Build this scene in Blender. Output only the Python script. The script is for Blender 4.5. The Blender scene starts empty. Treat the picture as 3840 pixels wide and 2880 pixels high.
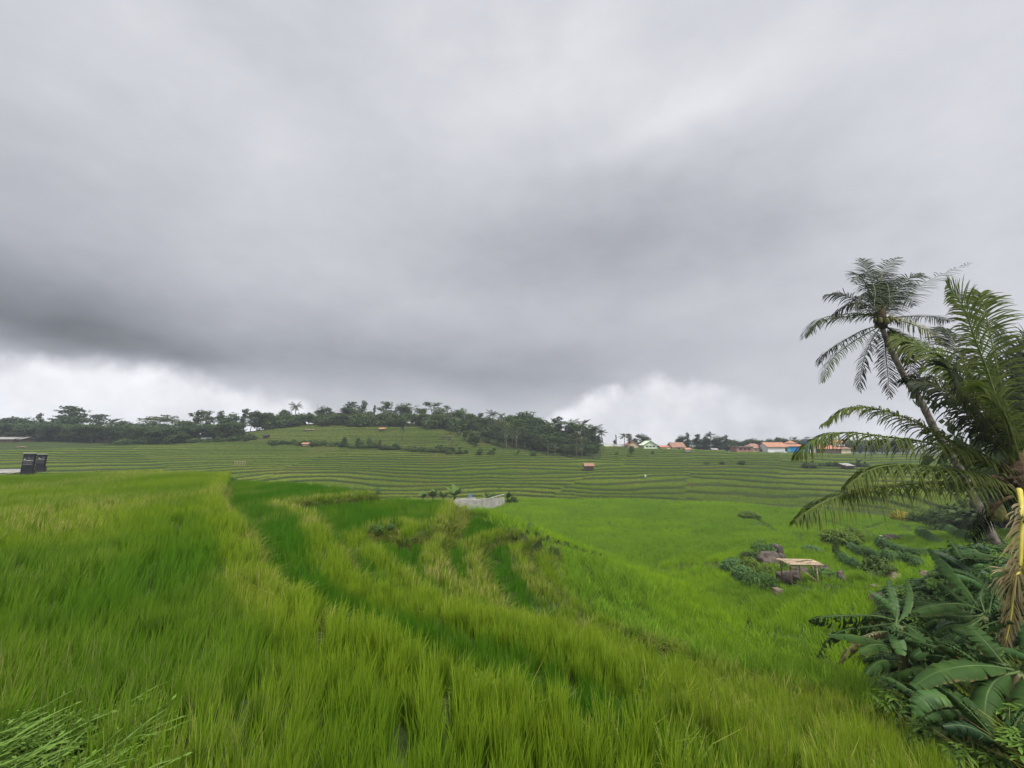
import bpy, math, random
import numpy as np
from mathutils import Vector, Matrix, Euler
random.seed(7)
rng = np.random.default_rng(7)
S = bpy.context.scene
COL = S.collection

# ------------------------------------------------------------------ camera
F = 1420.0                       # focal length in pixels of the 3840 px wide photograph
TH = math.radians(9.2)           # pitched up
CT, ST = math.cos(TH), math.sin(TH)
cam_d = bpy.data.cameras.new('camera'); cam = bpy.data.objects.new('camera', cam_d); COL.objects.link(cam)
cam_d.sensor_width = 36; cam_d.lens = 36 * F / 3840; cam_d.clip_end = 6000; cam_d.clip_start = 0.05
cam.location = (0, 0, 0); cam.rotation_euler = (math.pi / 2 + TH, 0, 0)
S.camera = cam

def ray(u, v):
    q = (1440 - v) / F
    return Vector(((u - 1920) / F, CT - q * ST, ST + q * CT))
def P(u, v, Y):                  # the point seen at (u, v) whose distance ahead is Y metres
    d = ray(u, v); return d * (Y / d.y)
def PZ(u, v, z):                 # the point seen at (u, v) at height z
    d = ray(u, v); return d * (z / d.z)

# ------------------------------------------------------------------ light and exposure
S.view_settings.view_transform = 'Standard'; S.view_settings.look = 'None'
S.view_settings.exposure = 1.7; S.view_settings.gamma = 1.0
SUN_EL, SUN_AZ = math.radians(60), math.radians(140)     # azimuth to the right of straight ahead
sd = bpy.data.lights.new('sun', 'SUN'); sd.energy = 1.5; sd.angle = math.radians(25); sd.color = (1, .97, .92)
sun = bpy.data.objects.new('sun', sd); COL.objects.link(sun)
sdir = Vector((math.sin(SUN_AZ) * math.cos(SUN_EL), math.cos(SUN_AZ) * math.cos(SUN_EL), math.sin(SUN_EL)))
sun.rotation_euler = sdir.to_track_quat('Z', 'Y').to_euler()

class G:                         # small node-graph helper
    def __init__(s, nt): s.nt = nt; s.n = nt.nodes; s.l = nt.links
    def node(s, t, **k):
        n = s.n.new(t)
        for a, b in k.items(): setattr(n, a, b)
        return n
    def put(s, sock, val):
        if isinstance(val, bpy.types.NodeSocket): s.l.new(val, sock)
        else: sock.default_value = val
    def m(s, op, a, b=None, c=None, clamp=False):
        n = s.node('ShaderNodeMath', operation=op, use_clamp=clamp); s.put(n.inputs[0], a)
        if b is not None: s.put(n.inputs[1], b)
        if c is not None: s.put(n.inputs[2], c)
        return n.outputs[0]
    def vm(s, op, a, b=None):
        n = s.node('ShaderNodeVectorMath', operation=op); s.put(n.inputs[0], a)
        if b is not None: s.put(n.inputs[1], b)
        return n.outputs[0] if op not in ('LENGTH', 'DOT_PRODUCT') else n.outputs['Value']
    def mix(s, f, a, b, mode='MIX'):
        n = s.node('ShaderNodeMix', data_type='RGBA', blend_type=mode)
        s.put(n.inputs[0], f); s.put(n.inputs[6], a); s.put(n.inputs[7], b); return n.outputs[2]
    def noise(s, vec, scale, detail=4, rough=.5, dist=0):
        n = s.node('ShaderNodeTexNoise'); s.put(n.inputs['Scale'], scale); n.inputs['Detail'].default_value = detail
        n.inputs['Roughness'].default_value = rough; n.inputs['Distortion'].default_value = dist
        if vec is not None: s.l.new(vec, n.inputs['Vector'])
        return n
    def ss(s, x, a, b):          # smoothstep from a to b
        n = s.node('ShaderNodeMapRange', interpolation_type='SMOOTHSTEP'); s.put(n.inputs[0], x)
        n.inputs[1].default_value = a; n.inputs[2].default_value = b; return n.outputs[0]
    def ramp(s, x, pts):
        n = s.node('ShaderNodeValToRGB'); s.put(n.inputs[0], x); e = n.color_ramp.elements
        rgb = lambda c: (c, c, c, 1) if isinstance(c, (int, float)) else (*c, 1)
        e[0].position = pts[0][0]; e[0].color = rgb(pts[0][1]); e[1].position = pts[-1][0]; e[1].color = rgb(pts[-1][1])
        for p, c in pts[1:-1]: e.new(p).color = rgb(c)
        return n.outputs[0]

def azel(x, y):                  # x, y in the 2212-wide view of the photograph -> azimuth, elevation
    d = ray(x * 1.736, y * 1.736).normalized(); return math.atan2(d.x, d.y), math.asin(d.z)
def lin(v): v /= 255; return ((v + .055) / 1.055) ** 2.4 if v > .04 else v / 12.92

def make_world():
    w = bpy.data.worlds.new('World'); S.world = w; w.use_nodes = True; g = G(w.node_tree); g.n.clear()
    tc = g.node('ShaderNodeTexCoord').outputs['Generated']
    sx = g.node('ShaderNodeSeparateXYZ'); g.l.new(tc, sx.inputs[0])
    az = g.m('ARCTAN2', sx.outputs[0], sx.outputs[1]); el = g.m('ARCSINE', sx.outputs[2])
    # cloud layer coordinates: the direction flattened so that clouds are stretched sideways
    ce = g.node('ShaderNodeCombineXYZ'); g.l.new(az, ce.inputs[0]); g.l.new(g.m('MULTIPLY', el, 2.1), ce.inputs[1]); g.l.new(sx.outputs[1], ce.inputs[2])
    mp = g.node('ShaderNodeMapping'); g.l.new(ce.outputs[0], mp.inputs[0]); mp.inputs['Location'].default_value = (3.3, 1.7, 0)
    n1 = g.noise(mp.outputs[0], 1.7, 5, .50); n2 = g.noise(mp.outputs[0], 5.5, 6, .56, .2); n3 = g.noise(mp.outputs[0], 1.1, 3, .5)
    w1 = g.vm('SUBTRACT', n1.outputs['Color'], (.5, .5, .5))
    w2 = g.vm('SUBTRACT', n2.outputs['Color'], (.5, .5, .5))
    cb = g.node('ShaderNodeCombineXYZ'); g.l.new(az, cb.inputs[0]); g.l.new(el, cb.inputs[1])
    wv = g.vm('ADD', g.vm('MULTIPLY', w1, (.17, .10, 0)), g.vm('MULTIPLY', w2, (.07, .04, 0)))
    pos = g.vm('ADD', cb.outputs[0], wv)
    pos = g.vm('MULTIPLY', pos, (1, 1, 0))
    L = None
    # x, y, half-width, half-height (view px), tilt, amount of light added or taken
    blobs = [(0, 650, 760, 130, -4, -.20), (150, 690, 420, 70, -6, -.07), (700, 740, 560, 110, -6, -.15), (1150, 800, 420, 90, 0, -.13),
             (0, 350, 520, 250, 0, -.10), (1150, 560, 460, 150, 0, -.13), (1500, 480, 480, 150, 3, -.11), (1750, 700, 450, 120, 0, -.05),
             (1550, 200, 520, 130, -12, .10), (1000, 230, 260, 120, 0, .06), (1900, 330, 300, 120, 0, .07), (250, 745, 560, 34, -5, -.13), (800, 800, 420, 40, -5, -.05), (1420, 265, 300, 45, 6, .07),
             (600, 90, 420, 120, 0, -.04), (2250, 450, 260, 400, 0, .04), (560, 280, 240, 110, -20, .05),
             (1300, 60, 200, 90, 20, .05), (2080, 640, 150, 130, 30, .03)]
    for (x, y, wx, wy, tilt, amt) in blobs:
        a0, e0 = azel(x, y); a1, _ = azel(x + wx * .5, y); a2, _ = azel(x - wx * .5, y); _, e1 = azel(x, y - wy * .5); _, e2 = azel(x, y + wy * .5)
        mm = g.node('ShaderNodeMapping', vector_type='TEXTURE'); g.l.new(pos, mm.inputs[0])
        mm.inputs['Location'].default_value = (a0, e0, 0); mm.inputs['Rotation'].default_value = (0, 0, math.radians(tilt))
        mm.inputs['Scale'].default_value = (abs(a1 - a2), abs(e1 - e2), 1)
        ln = g.vm('LENGTH', mm.outputs[0]); e_ = g.m('EXPONENT', g.m('MULTIPLY', g.m('MULTIPLY', ln, ln), -1.0))
        t = g.m('MULTIPLY', e_, amt); L = t if L is None else g.m('ADD', L, t)
    L = g.m('ADD', L, .62)
    L = g.m('ADD', L, g.m('MULTIPLY', g.m('SUBTRACT', n1.outputs[0], .5), .14))
    L = g.m('ADD', L, g.m('MULTIPLY', g.m('SUBTRACT', n2.outputs[0], .5), .12))
    n6 = g.noise(mp.outputs[0], 16, 5, .6); L = g.m('ADD', L, g.m('MULTIPLY', g.m('SUBTRACT', n6.outputs[0], .5), .045))
    # the bright gap under the cloud deck
    pts = [(-800, 770), (0, 768), (200, 772), (430, 805), (600, 850), (720, 890), (900, 960), (1120, 930), (1210, 880), (1300, 835), (1420, 815), (1550, 835), (1700, 870), (2212, 850), (3200, 850)]
    fc = g.node('ShaderNodeMapRange'); g.put(fc.inputs[0], az); fc.inputs[1].default_value = -1.2; fc.inputs[2].default_value = 1.2
    E = []
    for x, y in pts:
        a, e = azel(x, y); E.append(((a + 1.2) / 2.4, max(e, -.05) + .1))
    edge = g.m('SUBTRACT', g.ramp(fc.outputs[0], E[:]), .1)
    n4 = g.noise(tc, 11, 6, .6); n5 = g.noise(tc, 4, 4, .55)
    off = g.m('ADD', g.m('MULTIPLY', g.m('SUBTRACT', n4.outputs[0], .5), .07), g.m('MULTIPLY', g.m('SUBTRACT', n5.outputs[0], .5), .10))
    d = g.m('ADD', g.m('SUBTRACT', edge, el), off)
    mask = g.ss(d, -.012, .035)
    lo = g.m('ADD', .87, g.m('MULTIPLY', g.m('SUBTRACT', n4.outputs[0], .5), .50))
    lo = g.m('ADD', lo, g.m('MULTIPLY', g.m('SUBTRACT', n5.outputs[0], .5), .35))
    fade = g.ss(az, .05, .5)                         # the gap is duller towards the right
    lo = g.m('SUBTRACT', lo, g.m('MULTIPLY', fade, .17))
    L = g.m('ADD', g.m('MULTIPLY', L, g.m('SUBTRACT', 1, mask)), g.m('MULTIPLY', lo, mask))
    L = g.m('MAXIMUM', L, .12)
    # overcast is brightest overhead; unseen sky there and behind camera boosted to light ground
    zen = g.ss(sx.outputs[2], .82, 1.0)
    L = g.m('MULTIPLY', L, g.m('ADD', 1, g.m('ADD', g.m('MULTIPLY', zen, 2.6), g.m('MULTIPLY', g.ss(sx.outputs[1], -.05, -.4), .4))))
    tint = g.mix(g.ss(L, .15, .85), (.93, .98, 1.09, 1), (.978, .988, 1.04, 1))
    cl = g.vm('MULTIPLY', tint, None) if False else None
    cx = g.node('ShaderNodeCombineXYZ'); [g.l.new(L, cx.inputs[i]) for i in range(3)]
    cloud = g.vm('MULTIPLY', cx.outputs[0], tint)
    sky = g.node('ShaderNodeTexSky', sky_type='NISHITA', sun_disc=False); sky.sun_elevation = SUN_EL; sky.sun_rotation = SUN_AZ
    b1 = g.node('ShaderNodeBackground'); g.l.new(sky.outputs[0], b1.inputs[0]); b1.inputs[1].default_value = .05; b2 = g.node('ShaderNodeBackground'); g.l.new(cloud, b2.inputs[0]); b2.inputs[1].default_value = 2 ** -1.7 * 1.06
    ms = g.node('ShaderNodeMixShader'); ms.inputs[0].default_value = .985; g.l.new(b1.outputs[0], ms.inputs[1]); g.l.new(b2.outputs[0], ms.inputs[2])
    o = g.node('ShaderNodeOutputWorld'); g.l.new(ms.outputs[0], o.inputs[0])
    w.cycles.sampling_method = 'MANUAL'; w.cycles.sample_map_resolution = 512
make_world()
S.cycles.max_bounces = 6; S.cycles.diffuse_bounces = 3; S.cycles.transmission_bounces = 3; S.cycles.transparent_max_bounces = 4
S.cycles.caustics_reflective = False; S.cycles.caustics_refractive = False

# ------------------------------------------------------------------ object helpers
def mesh_np(name, V, Fq, attrs=None, smooth=False):
    """V (n,3); Fq (m,3) or (m,4) face indices; attrs: name -> (n,) floats on points"""
    V = np.asarray(V, dtype=np.float32); Fq = np.asarray(Fq, dtype=np.int32)
    me = bpy.data.meshes.new(name); k = Fq.shape[1]
    me.vertices.add(len(V)); me.vertices.foreach_set('co', V.ravel())
    me.loops.add(Fq.size); me.loops.foreach_set('vertex_index', Fq.ravel())
    me.polygons.add(len(Fq)); me.polygons.foreach_set('loop_start', np.arange(0, Fq.size, k, dtype=np.int32))
    if smooth: me.polygons.foreach_set('use_smooth', np.ones(len(Fq), dtype=bool))
    me.update(calc_edges=True)
    for n, a in (attrs or {}).items():
        at = me.attributes.new(n, 'FLOAT', 'POINT'); at.data.foreach_set('value', np.asarray(a, dtype=np.float32))
    return me

class MB:                        # collects quads / triangles / boxes / tubes into one mesh
    def __init__(s): s.v = []; s.f = []; s.t = []; s.r = []; s.mi = []; s.cur = 0
    def add(s, vs, fs, t=0.0, r=0.0):
        b = len(s.v); s.v += [tuple(p) for p in vs]
        for f in fs: s.f.append([b + i for i in f]); s.mi.append(s.cur)
        s.t += list(t) if hasattr(t, '__len__') else [t] * len(vs)
        s.r += list(r) if hasattr(r, '__len__') else [r] * len(vs)
    def box(s, c, d, rz=0, rx=0, ry=0):
        M = Matrix.Translation(c) @ Euler((rx, ry, rz)).to_matrix().to_4x4()
        vs = [M @ Vector((x * d[0] / 2, y * d[1] / 2, z * d[2] / 2)) for x in (-1, 1) for y in (-1, 1) for z in (-1, 1)]
        s.add(vs, [(0, 1, 3, 2), (4, 6, 7, 5), (0, 4, 5, 1), (2, 3, 7, 6), (0, 2, 6, 4), (1, 5, 7, 3)])
    def tube(s, pts, rad, n=8, cap=True, wob=0):
        pts = [Vector(p) for p in pts]; rings = []; b = len(s.v); vs = []; fs = []
        up = Vector((.3, .2, 1)).normalized()
        for i, p in enumerate(pts):
            t = (pts[min(i + 1, len(pts) - 1)] - pts[max(i - 1, 0)]).normalized()
            a = t.cross(up if abs(t.dot(up)) < .95 else Vector((1, 0, 0))).normalized(); c = t.cross(a)
            r = rad[i] if hasattr(rad, '__len__') else rad
            for k in range(n):
                th = 2 * math.pi * k / n; rr = r * (1 + wob * random.uniform(-1, 1)); vs.append(p + a * math.cos(th) * rr + c * math.sin(th) * rr)
        for i in range(len(pts) - 1):
            for k in range(n): fs.append((i * n + k, i * n + (k + 1) % n, (i + 1) * n + (k + 1) % n, (i + 1) * n + k))
        if cap: fs.append(tuple(range(n))[::-1]); fs.append(tuple(range((len(pts) - 1) * n, len(pts) * n)))
        s.add(vs, fs, t=[i / max(1, len(pts) - 1) for i in range(len(pts)) for _ in range(n)])
    def mesh(s, name, smooth=False):
        me = bpy.data.meshes.new(name); me.from_pydata(s.v, [], s.f)
        for n, a in (('t', s.t), ('r', s.r)):
            at = me.attributes.new(n, 'FLOAT', 'POINT'); at.data.foreach_set('value', a)
        if smooth: me.polygons.foreach_set('use_smooth', [True] * len(me.polygons))
        return me
    def build(s, name, mat, parent=None, smooth=False):
        return obj(name, s.mesh(name, smooth), mat, parent)

def obj(name, me, mat=None, parent=None):
    if mat is not None and not len(me.materials): me.materials.append(mat)
    o = bpy.data.objects.new(name, me); COL.objects.link(o)
    if parent is not None: o.parent = parent
    return o
def tag(o, label=None, cat=None, group=None, kind=None):
    if label: o['label'] = label
    if cat: o['category'] = cat
    if group: o['group'] = group
    if kind: o['kind'] = kind
    return o
def thing(name, label, cat, loc=(0, 0, 0), rz=0, group=None):
    o = bpy.data.objects.new(name, None); COL.objects.link(o); o.location = loc; o.rotation_euler = (0, 0, rz)
    o.empty_display_size = .2
    return tag(o, label, cat, group)
def copy_tree(o, parent=None):
    c = o.copy(); COL.objects.link(c)
    if parent is not None: c.parent = parent
    for ch in list(o.children): copy_tree(ch, c)
    return c

# ------------------------------------------------------------------ materials
def principled(name, build):
    m = bpy.data.materials.new(name); m.use_nodes = True; g = G(m.node_tree); g.n.clear()
    out = g.node('ShaderNodeOutputMaterial'); p = g.node('ShaderNodeBsdfPrincipled'); g.l.new(p.outputs[0], out.inputs[0])
    build(g, p, out); return m
def wpos(g): return g.node('ShaderNodeNewGeometry').outputs['Position']
def rough_mat(name, c1, c2, scale=3, rough=.9, bump=.3, detail=6, obj_space=False, spec=.2):
    def b(g, p, out):
        v = g.node('ShaderNodeTexCoord').outputs['Object'] if obj_space else wpos(g)
        n = g.noise(v, scale, detail, .6); c = g.mix(g.ss(n.outputs[0], .3, .7), (*c1, 1), (*c2, 1))
        g.put(p.inputs['Base Color'], c); p.inputs['Roughness'].default_value = rough; p.inputs['Specular IOR Level'].default_value = spec
        if bump:
            n2 = g.noise(v, scale * 4, 5, .6); bp = g.node('ShaderNodeBump'); bp.inputs['Strength'].default_value = bump; bp.inputs['Distance'].default_value = .05
            g.l.new(n2.outputs[0], bp.inputs['Height']); g.l.new(bp.outputs[0], p.inputs['Normal'])
    return principled(name, b)
def leaf_mat(name, dark, light, tip=None, dry=None, dry_amt=0.0, trans=.35, rough=.55, nscale=.25, hue=False, spec=.25, patch=.5, young=None, vein=False):
    """foliage: colour runs dark..light by the plant's own random value, the field patch and (near leaves) along the blade"""
    def b(g, p, out):
        at = lambda n, typ='GEOMETRY': g.node('ShaderNodeAttribute', attribute_name=n, attribute_type=typ).outputs['Fac']
        r = at('r'); t = at('t')
        n = g.noise(wpos(g), nscale, 4, .6)
        x = g.m('ADD', g.m('MULTIPLY', r, 1 - patch), g.m('MULTIPLY', g.ss(n.outputs[0], .3, .7), patch))
        c = g.mix(x, (*dark, 1), (*light, 1))
        if tip: c = g.mix(g.m('MULTIPLY', g.ss(t, .35, 1.0), .75), c, (*tip, 1))
        if dry:
            pick = g.m('GREATER_THAN', g.m('FRACT', g.m('MULTIPLY', r, 7.31)), 1 - dry_amt)
            n3 = g.noise(wpos(g), nscale * .8, 3, .5)
            pick = g.m('MULTIPLY', pick, g.m('MULTIPLY', g.ss(t, .15, .8), g.ss(n3.outputs[0], .38, .6)))
            c = g.mix(pick, c, (*dry, 1))
        if hue and young:
            h = at('hue', 'INSTANCER'); c = g.mix(h, c, (*young, 1))
        if vein:
            s_ = at('s'); wv = g.node('ShaderNodeTexWave', wave_type='BANDS', bands_direction='X'); wv.inputs['Scale'].default_value = 9; wv.inputs['Distortion'].default_value = .6
            cbx = g.node('ShaderNodeCombineXYZ'); g.l.new(t, cbx.inputs[0]); g.l.new(cbx.outputs[0], wv.inputs['Vector'])
            c = g.mix(g.m('MULTIPLY', wv.outputs['Fac'], .14), c, (dark[0] * .6, dark[1] * .6, dark[2] * .6, 1))
            nb = g.noise(wpos(g), 9, 4, .6); c = g.mix(g.m('MULTIPLY', g.ss(s_, .78, 1.0), g.ss(nb.outputs[0], .48, .62)), c, (.16, .11, .04, 1))
            nb2 = g.noise(wpos(g), 3.0, 3, .5); c = g.mix(g.m('MULTIPLY', g.ss(nb2.outputs[0], .55, .75), .5), c, (light[0] * 1.7, light[1] * 1.35, light[2], 1))
            c = g.mix(g.ss(s_, .09, .02), c, (.06, .11, .03, 1))
        g.put(p.inputs['Base Color'], c); p.inputs['Roughness'].default_value = rough; p.inputs['Specular IOR Level'].default_value = spec
        tr = g.node('ShaderNodeBsdfTranslucent'); tc = g.mix(.6, c, (light[0] * 1.3, light[1] * 1.3, light[2] * .7, 1)) if False else c
        g.put(tr.inputs[0], tc); ms = g.node('ShaderNodeMixShader'); ms.inputs[0].default_value = trans
        g.l.new(p.outputs[0], ms.inputs[1]); g.l.new(tr.outputs[0], ms.inputs[2]); g.l.new(ms.outputs[0], out.inputs[0])
    return principled(name, b)

def ground_build(g, p, out):
    at = g.node('ShaderNodeNewGeometry'); sep = g.node('ShaderNodeSeparateXYZ'); g.l.new(at.outputs['Normal'], sep.inputs[0])
    n1 = g.noise(at.outputs['Position'], .35, 6, .6); n2 = g.noise(at.outputs['Position'], 3.0, 6, .65); n3 = g.noise(at.outputs['Position'], .06, 3, .5)
    soil = g.mix(g.ss(n2.outputs[0], .3, .7), (.036, .026, .013, 1), (.080, .055, .028, 1))
    green = g.mix(g.ss(n2.outputs[0], .3, .7), (.018, .032, .007, 1), (.040, .062, .014, 1))
    flat = g.mix(g.ss(n1.outputs[0], .25, .7), green, (.035, .052, .012, 1))
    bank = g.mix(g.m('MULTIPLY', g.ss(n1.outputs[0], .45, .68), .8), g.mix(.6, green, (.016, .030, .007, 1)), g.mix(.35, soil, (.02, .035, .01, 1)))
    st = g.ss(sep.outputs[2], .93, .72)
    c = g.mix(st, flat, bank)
    bare = g.m('MULTIPLY', g.ss(n3.outputs[0], .56, .66), .35); c = g.mix(bare, c, soil)
    g.put(p.inputs['Base Color'], c); p.inputs['Roughness'].default_value = .95; p.inputs['Specular IOR Level'].default_value = .1
    bp = g.node('ShaderNodeBump'); bp.inputs['Strength'].default_value = .7; bp.inputs['Distance'].default_value = .12
    g.l.new(n2.outputs[0], bp.inputs['Height']); g.l.new(bp.outputs[0], p.inputs['Normal'])

M = {}
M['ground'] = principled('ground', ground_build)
M['rice_near'] = leaf_mat('rice_near', (.066, .155, .007), (.235, .355, .013), tip=(.290, .390, .028), dry=(.58, .47, .20), dry_amt=.24, trans=.45, patch=.3, nscale=.18, hue=True, young=(.070, .195, .009), spec=.12)
M['rice_valley'] = leaf_mat('rice_valley', (.095, .210, .014), (.190, .335, .020), tip=(.240, .390, .030), dry=(.30, .28, .08), dry_amt=.05, trans=.40, nscale=.10, hue=True, young=(.255, .41, .016), spec=.08)
M['rice_far'] = leaf_mat('rice_far', (.090, .175, .022), (.180, .275, .030), tip=(.240, .320, .050), trans=.35, nscale=.03, hue=True, young=(.285, .345, .060), spec=.06)
M['weed'] = leaf_mat('weed', (.045, .11, .012), (.12, .22, .028), tip=(.18, .29, .055), trans=.3, nscale=.8)
M['shrub_blue'] = leaf_mat('shrub_blue', (.045, .11, .030), (.14, .25, .075), trans=.3, nscale=.8)
M['shrub_yellow'] = leaf_mat('shrub_yellow', (.05, .11, .012), (.18, .25, .028), trans=.3, nscale=.8)
M['shrub_green'] = leaf_mat('shrub_green', (.03, .08, .015), (.10, .19, .03), trans=.3, nscale=.8)
M['shrub_gold'] = leaf_mat('shrub_gold', (.14, .16, .01), (.50, .40, .02), trans=.3, nscale=.8)
M['crown_dark'] = leaf_mat('crown_dark', (.020, .040, .016), (.062, .098, .034), trans=.18, nscale=.12, rough=.7, spec=.1)
M['crown_mid'] = leaf_mat('crown_mid', (.028, .055, .016), (.090, .132, .036), trans=.2, nscale=.12, rough=.7, spec=.1)
M['crown_olive'] = leaf_mat('crown_olive', (.040, .058, .020), (.115, .135, .045), trans=.2, nscale=.12, rough=.7, spec=.1)
M['crown_light'] = leaf_mat('crown_light', (.045, .085, .02), (.11, .17, .04), trans=.25, nscale=.12, rough=.7, spec=.1)
M['palm_far'] = leaf_mat('palm_far', (.025, .042, .016), (.070, .095, .035), trans=.2, nscale=.12, rough=.6, spec=.1)
M['bark'] = rough_mat('bark', (.045, .038, .030), (.17, .15, .12), 5)
M['bark_pale'] = rough_mat('bark_pale', (.17, .15, .12), (.30, .28, .24), 2)
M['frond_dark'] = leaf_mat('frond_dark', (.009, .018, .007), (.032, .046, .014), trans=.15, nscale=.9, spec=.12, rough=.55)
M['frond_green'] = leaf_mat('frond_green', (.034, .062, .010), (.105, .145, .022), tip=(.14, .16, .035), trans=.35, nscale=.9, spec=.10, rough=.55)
M['frond_yellow'] = leaf_mat('frond_yellow', (.10, .12, .02), (.26, .25, .04), tip=(.28, .22, .06), trans=.35, nscale=1.4, spec=.3)
M['frond_dry'] = leaf_mat('frond_dry', (.10, .08, .035), (.26, .21, .09), tip=(.30, .23, .13), trans=.25, nscale=1.4, spec=.2)
M['frond_dead'] = leaf_mat('frond_dead', (.05, .035, .03), (.13, .10, .08), trans=.15, nscale=1.4, spec=.1)
M['rachis'] = rough_mat('rachis', (.08, .10, .025), (.15, .17, .045), 3, rough=.5, bump=.05)
M['rachis_yellow'] = rough_mat('rachis_yellow', (.38, .33, .05), (.48, .42, .09), 3, rough=.5, bump=.05)
M['fibre'] = rough_mat('fibre', (.035, .022, .012), (.12, .08, .045), 9, rough=.95, bump=.8)
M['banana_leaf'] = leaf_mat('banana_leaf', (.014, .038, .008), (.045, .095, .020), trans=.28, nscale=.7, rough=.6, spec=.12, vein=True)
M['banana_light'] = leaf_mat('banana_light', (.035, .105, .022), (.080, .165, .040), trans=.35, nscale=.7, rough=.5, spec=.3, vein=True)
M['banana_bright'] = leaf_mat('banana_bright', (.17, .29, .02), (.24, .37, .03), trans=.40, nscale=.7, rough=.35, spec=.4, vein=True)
M['banana_stem'] = rough_mat('banana_stem', (.07, .09, .03), (.16, .14, .06), 4, rough=.6)
M['rock'] = rough_mat('rock', (.035, .030, .026), (.13, .105, .085), 2.2, rough=.9, bump=.9, spec=.25)
M['rock_pale'] = rough_mat('rock_pale', (.08, .065, .045), (.20, .16, .11), 2.2, rough=.9, bump=.9)
M['bamboo'] = rough_mat('bamboo', (.28, .21, .13), (.52, .41, .28), 7, rough=.6, bump=.2)
M['wood'] = rough_mat('wood', (.10, .065, .04), (.22, .15, .095), 5)
M['concrete'] = rough_mat('concrete', (.22, .21, .19), (.38, .365, .33), 1.2, rough=.9, bump=.2)
M['road'] = rough_mat('road', (.17, .16, .15), (.27, .255, .24), 2, rough=.95, bump=.2)
M['metal'] = rough_mat('metal', (.10, .16, .20), (.17, .24, .29), 3, rough=.5, bump=0)
def flat(n, a, b=None, rough=.8, s=1.5): return rough_mat(n, a, b or tuple(x * .8 for x in a), s, rough, .15)
M['white'] = flat('white', (.72, .73, .72)); M['lilac'] = flat('lilac', (.62, .58, .68), (.72, .70, .76)); M['cream'] = flat('cream', (.62, .56, .36)); M['peach'] = flat('peach', (.66, .52, .36))
M['pale_green'] = flat('pale_green', (.60, .70, .52)); M['blue'] = flat('blue', (.02, .20, .60)); M['turquoise'] = flat('turquoise', (.06, .42, .48)); M['navy'] = flat('navy', (.03, .06, .16))
M['blue_tarp'] = flat('blue_tarp', (.02, .14, .42)); M['dark'] = flat('dark', (.03, .03, .035)); M['brick'] = flat('brick', (.26, .12, .09), (.34, .19, .15))
M['plank'] = flat('plank', (.13, .09, .065)); M['grey_roof'] = flat('grey_roof', (.28, .28, .30), (.18, .18, .20)); M['zinc'] = flat('zinc', (.30, .29, .28), (.20, .19, .18))
def tile(name, a, b):
    def f(g, p, out):
        v = g.node('ShaderNodeTexCoord').outputs['Object']
        w = g.node('ShaderNodeTexWave', wave_type='BANDS', bands_direction='Z'); w.inputs['Scale'].default_value = 3; g.l.new(v, w.inputs[0])
        n = g.noise(v, 1.5, 4, .6); c = g.mix(g.ss(n.outputs[0], .3, .7), (*a, 1), (*b, 1)); c = g.mix(g.m('MULTIPLY', w.outputs['Fac'], .3), c, (a[0] * .5, a[1] * .5, a[2] * .5, 1))
        g.put(p.inputs['Base Color'], c); p.inputs['Roughness'].default_value = .85
    return principled(name, f)
M['tile_orange'] = tile('tile_orange', (.30, .13, .075), (.40, .20, .125)); M['tile_red'] = tile('tile_red', (.34, .12, .08), (.44, .19, .13)); M['tile_brown'] = tile('tile_brown', (.20, .10, .07), (.30, .17, .12))
M['sign_black'] = flat('sign_black', (.012, .014, .018), (.02, .022, .028), .5); M['sign_white'] = flat('sign_white', (.55, .55, .52), None, .6); M['sign_grey'] = flat('sign_grey', (.16, .155, .16), None, .6); M['sign_rail'] = flat('sign_rail', (.62, .66, .50), None, .4)
# ------------------------------------------------------------------ terrain
RICE = 0.48                      # height of the standing rice above the mud
# ground heights of the valley and the far hillside: (u, v, distance) read off the photograph, and hidden points (x, y, z)
TP = [(1900, 1905, 80), (2300, 1925, 77), (2700, 1950, 68), (3200, 1985, 58), (3800, 2000, 54), (2200, 2300, 25), (2500, 2150, 38), (2200, 2050, 48), (2700, 2400, 20),
      (3100, 2550, 14), (3010, 2180, 28), (3400, 2110, 30), (3400, 2020, 42), (3700, 2150, 20), (2700, 2100, 38),
      (1900, 1892, 85), (2300, 1905, 84), (2900, 1955, 74), (3400, 1972, 68), (2200, 1850, 92), (2200, 1800, 108), (2200, 1750, 128), (2200, 1715, 150), (2300, 1674, 185),
      (1500, 1850, 92), (1500, 1800, 106), (1500, 1750, 122), (1500, 1700, 140), (1500, 1682, 149), (1500, 1640, 160), (1500, 1605, 172), (1500, 1592, 182), (1300, 1590, 182), (1150, 1592, 180),
      (1000, 1780, 105), (1000, 1740, 118), (1000, 1700, 134), (1000, 1660, 152), (1000, 1612, 175), (800, 1640, 165), (500, 1750, 110), (500, 1700, 130), (500, 1665, 150), (500, 1648, 165),
      (0, 1740, 105), (0, 1690, 125), (0, 1660, 145), (250, 1655, 155), (1800, 1850, 94), (1800, 1750, 124), (1800, 1700, 142), (1750, 1655, 154), (1700, 1618, 168), (2000, 1705, 145),
      (1900, 1640, 172), (2600, 1690, 165), (2700, 1691, 176), (2700, 1900, 80), (2700, 1850, 92), (2700, 1800, 106), (2700, 1750, 124), (3100, 1850, 88), (3100, 1920, 72), (3100, 1800, 102),
      (3100, 1750, 120), (3100, 1705, 150), (3100, 1699, 170), (3600, 1704, 150), (3600, 1800, 95), (3600, 1900, 68), (3600, 1950, 60)]
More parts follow.
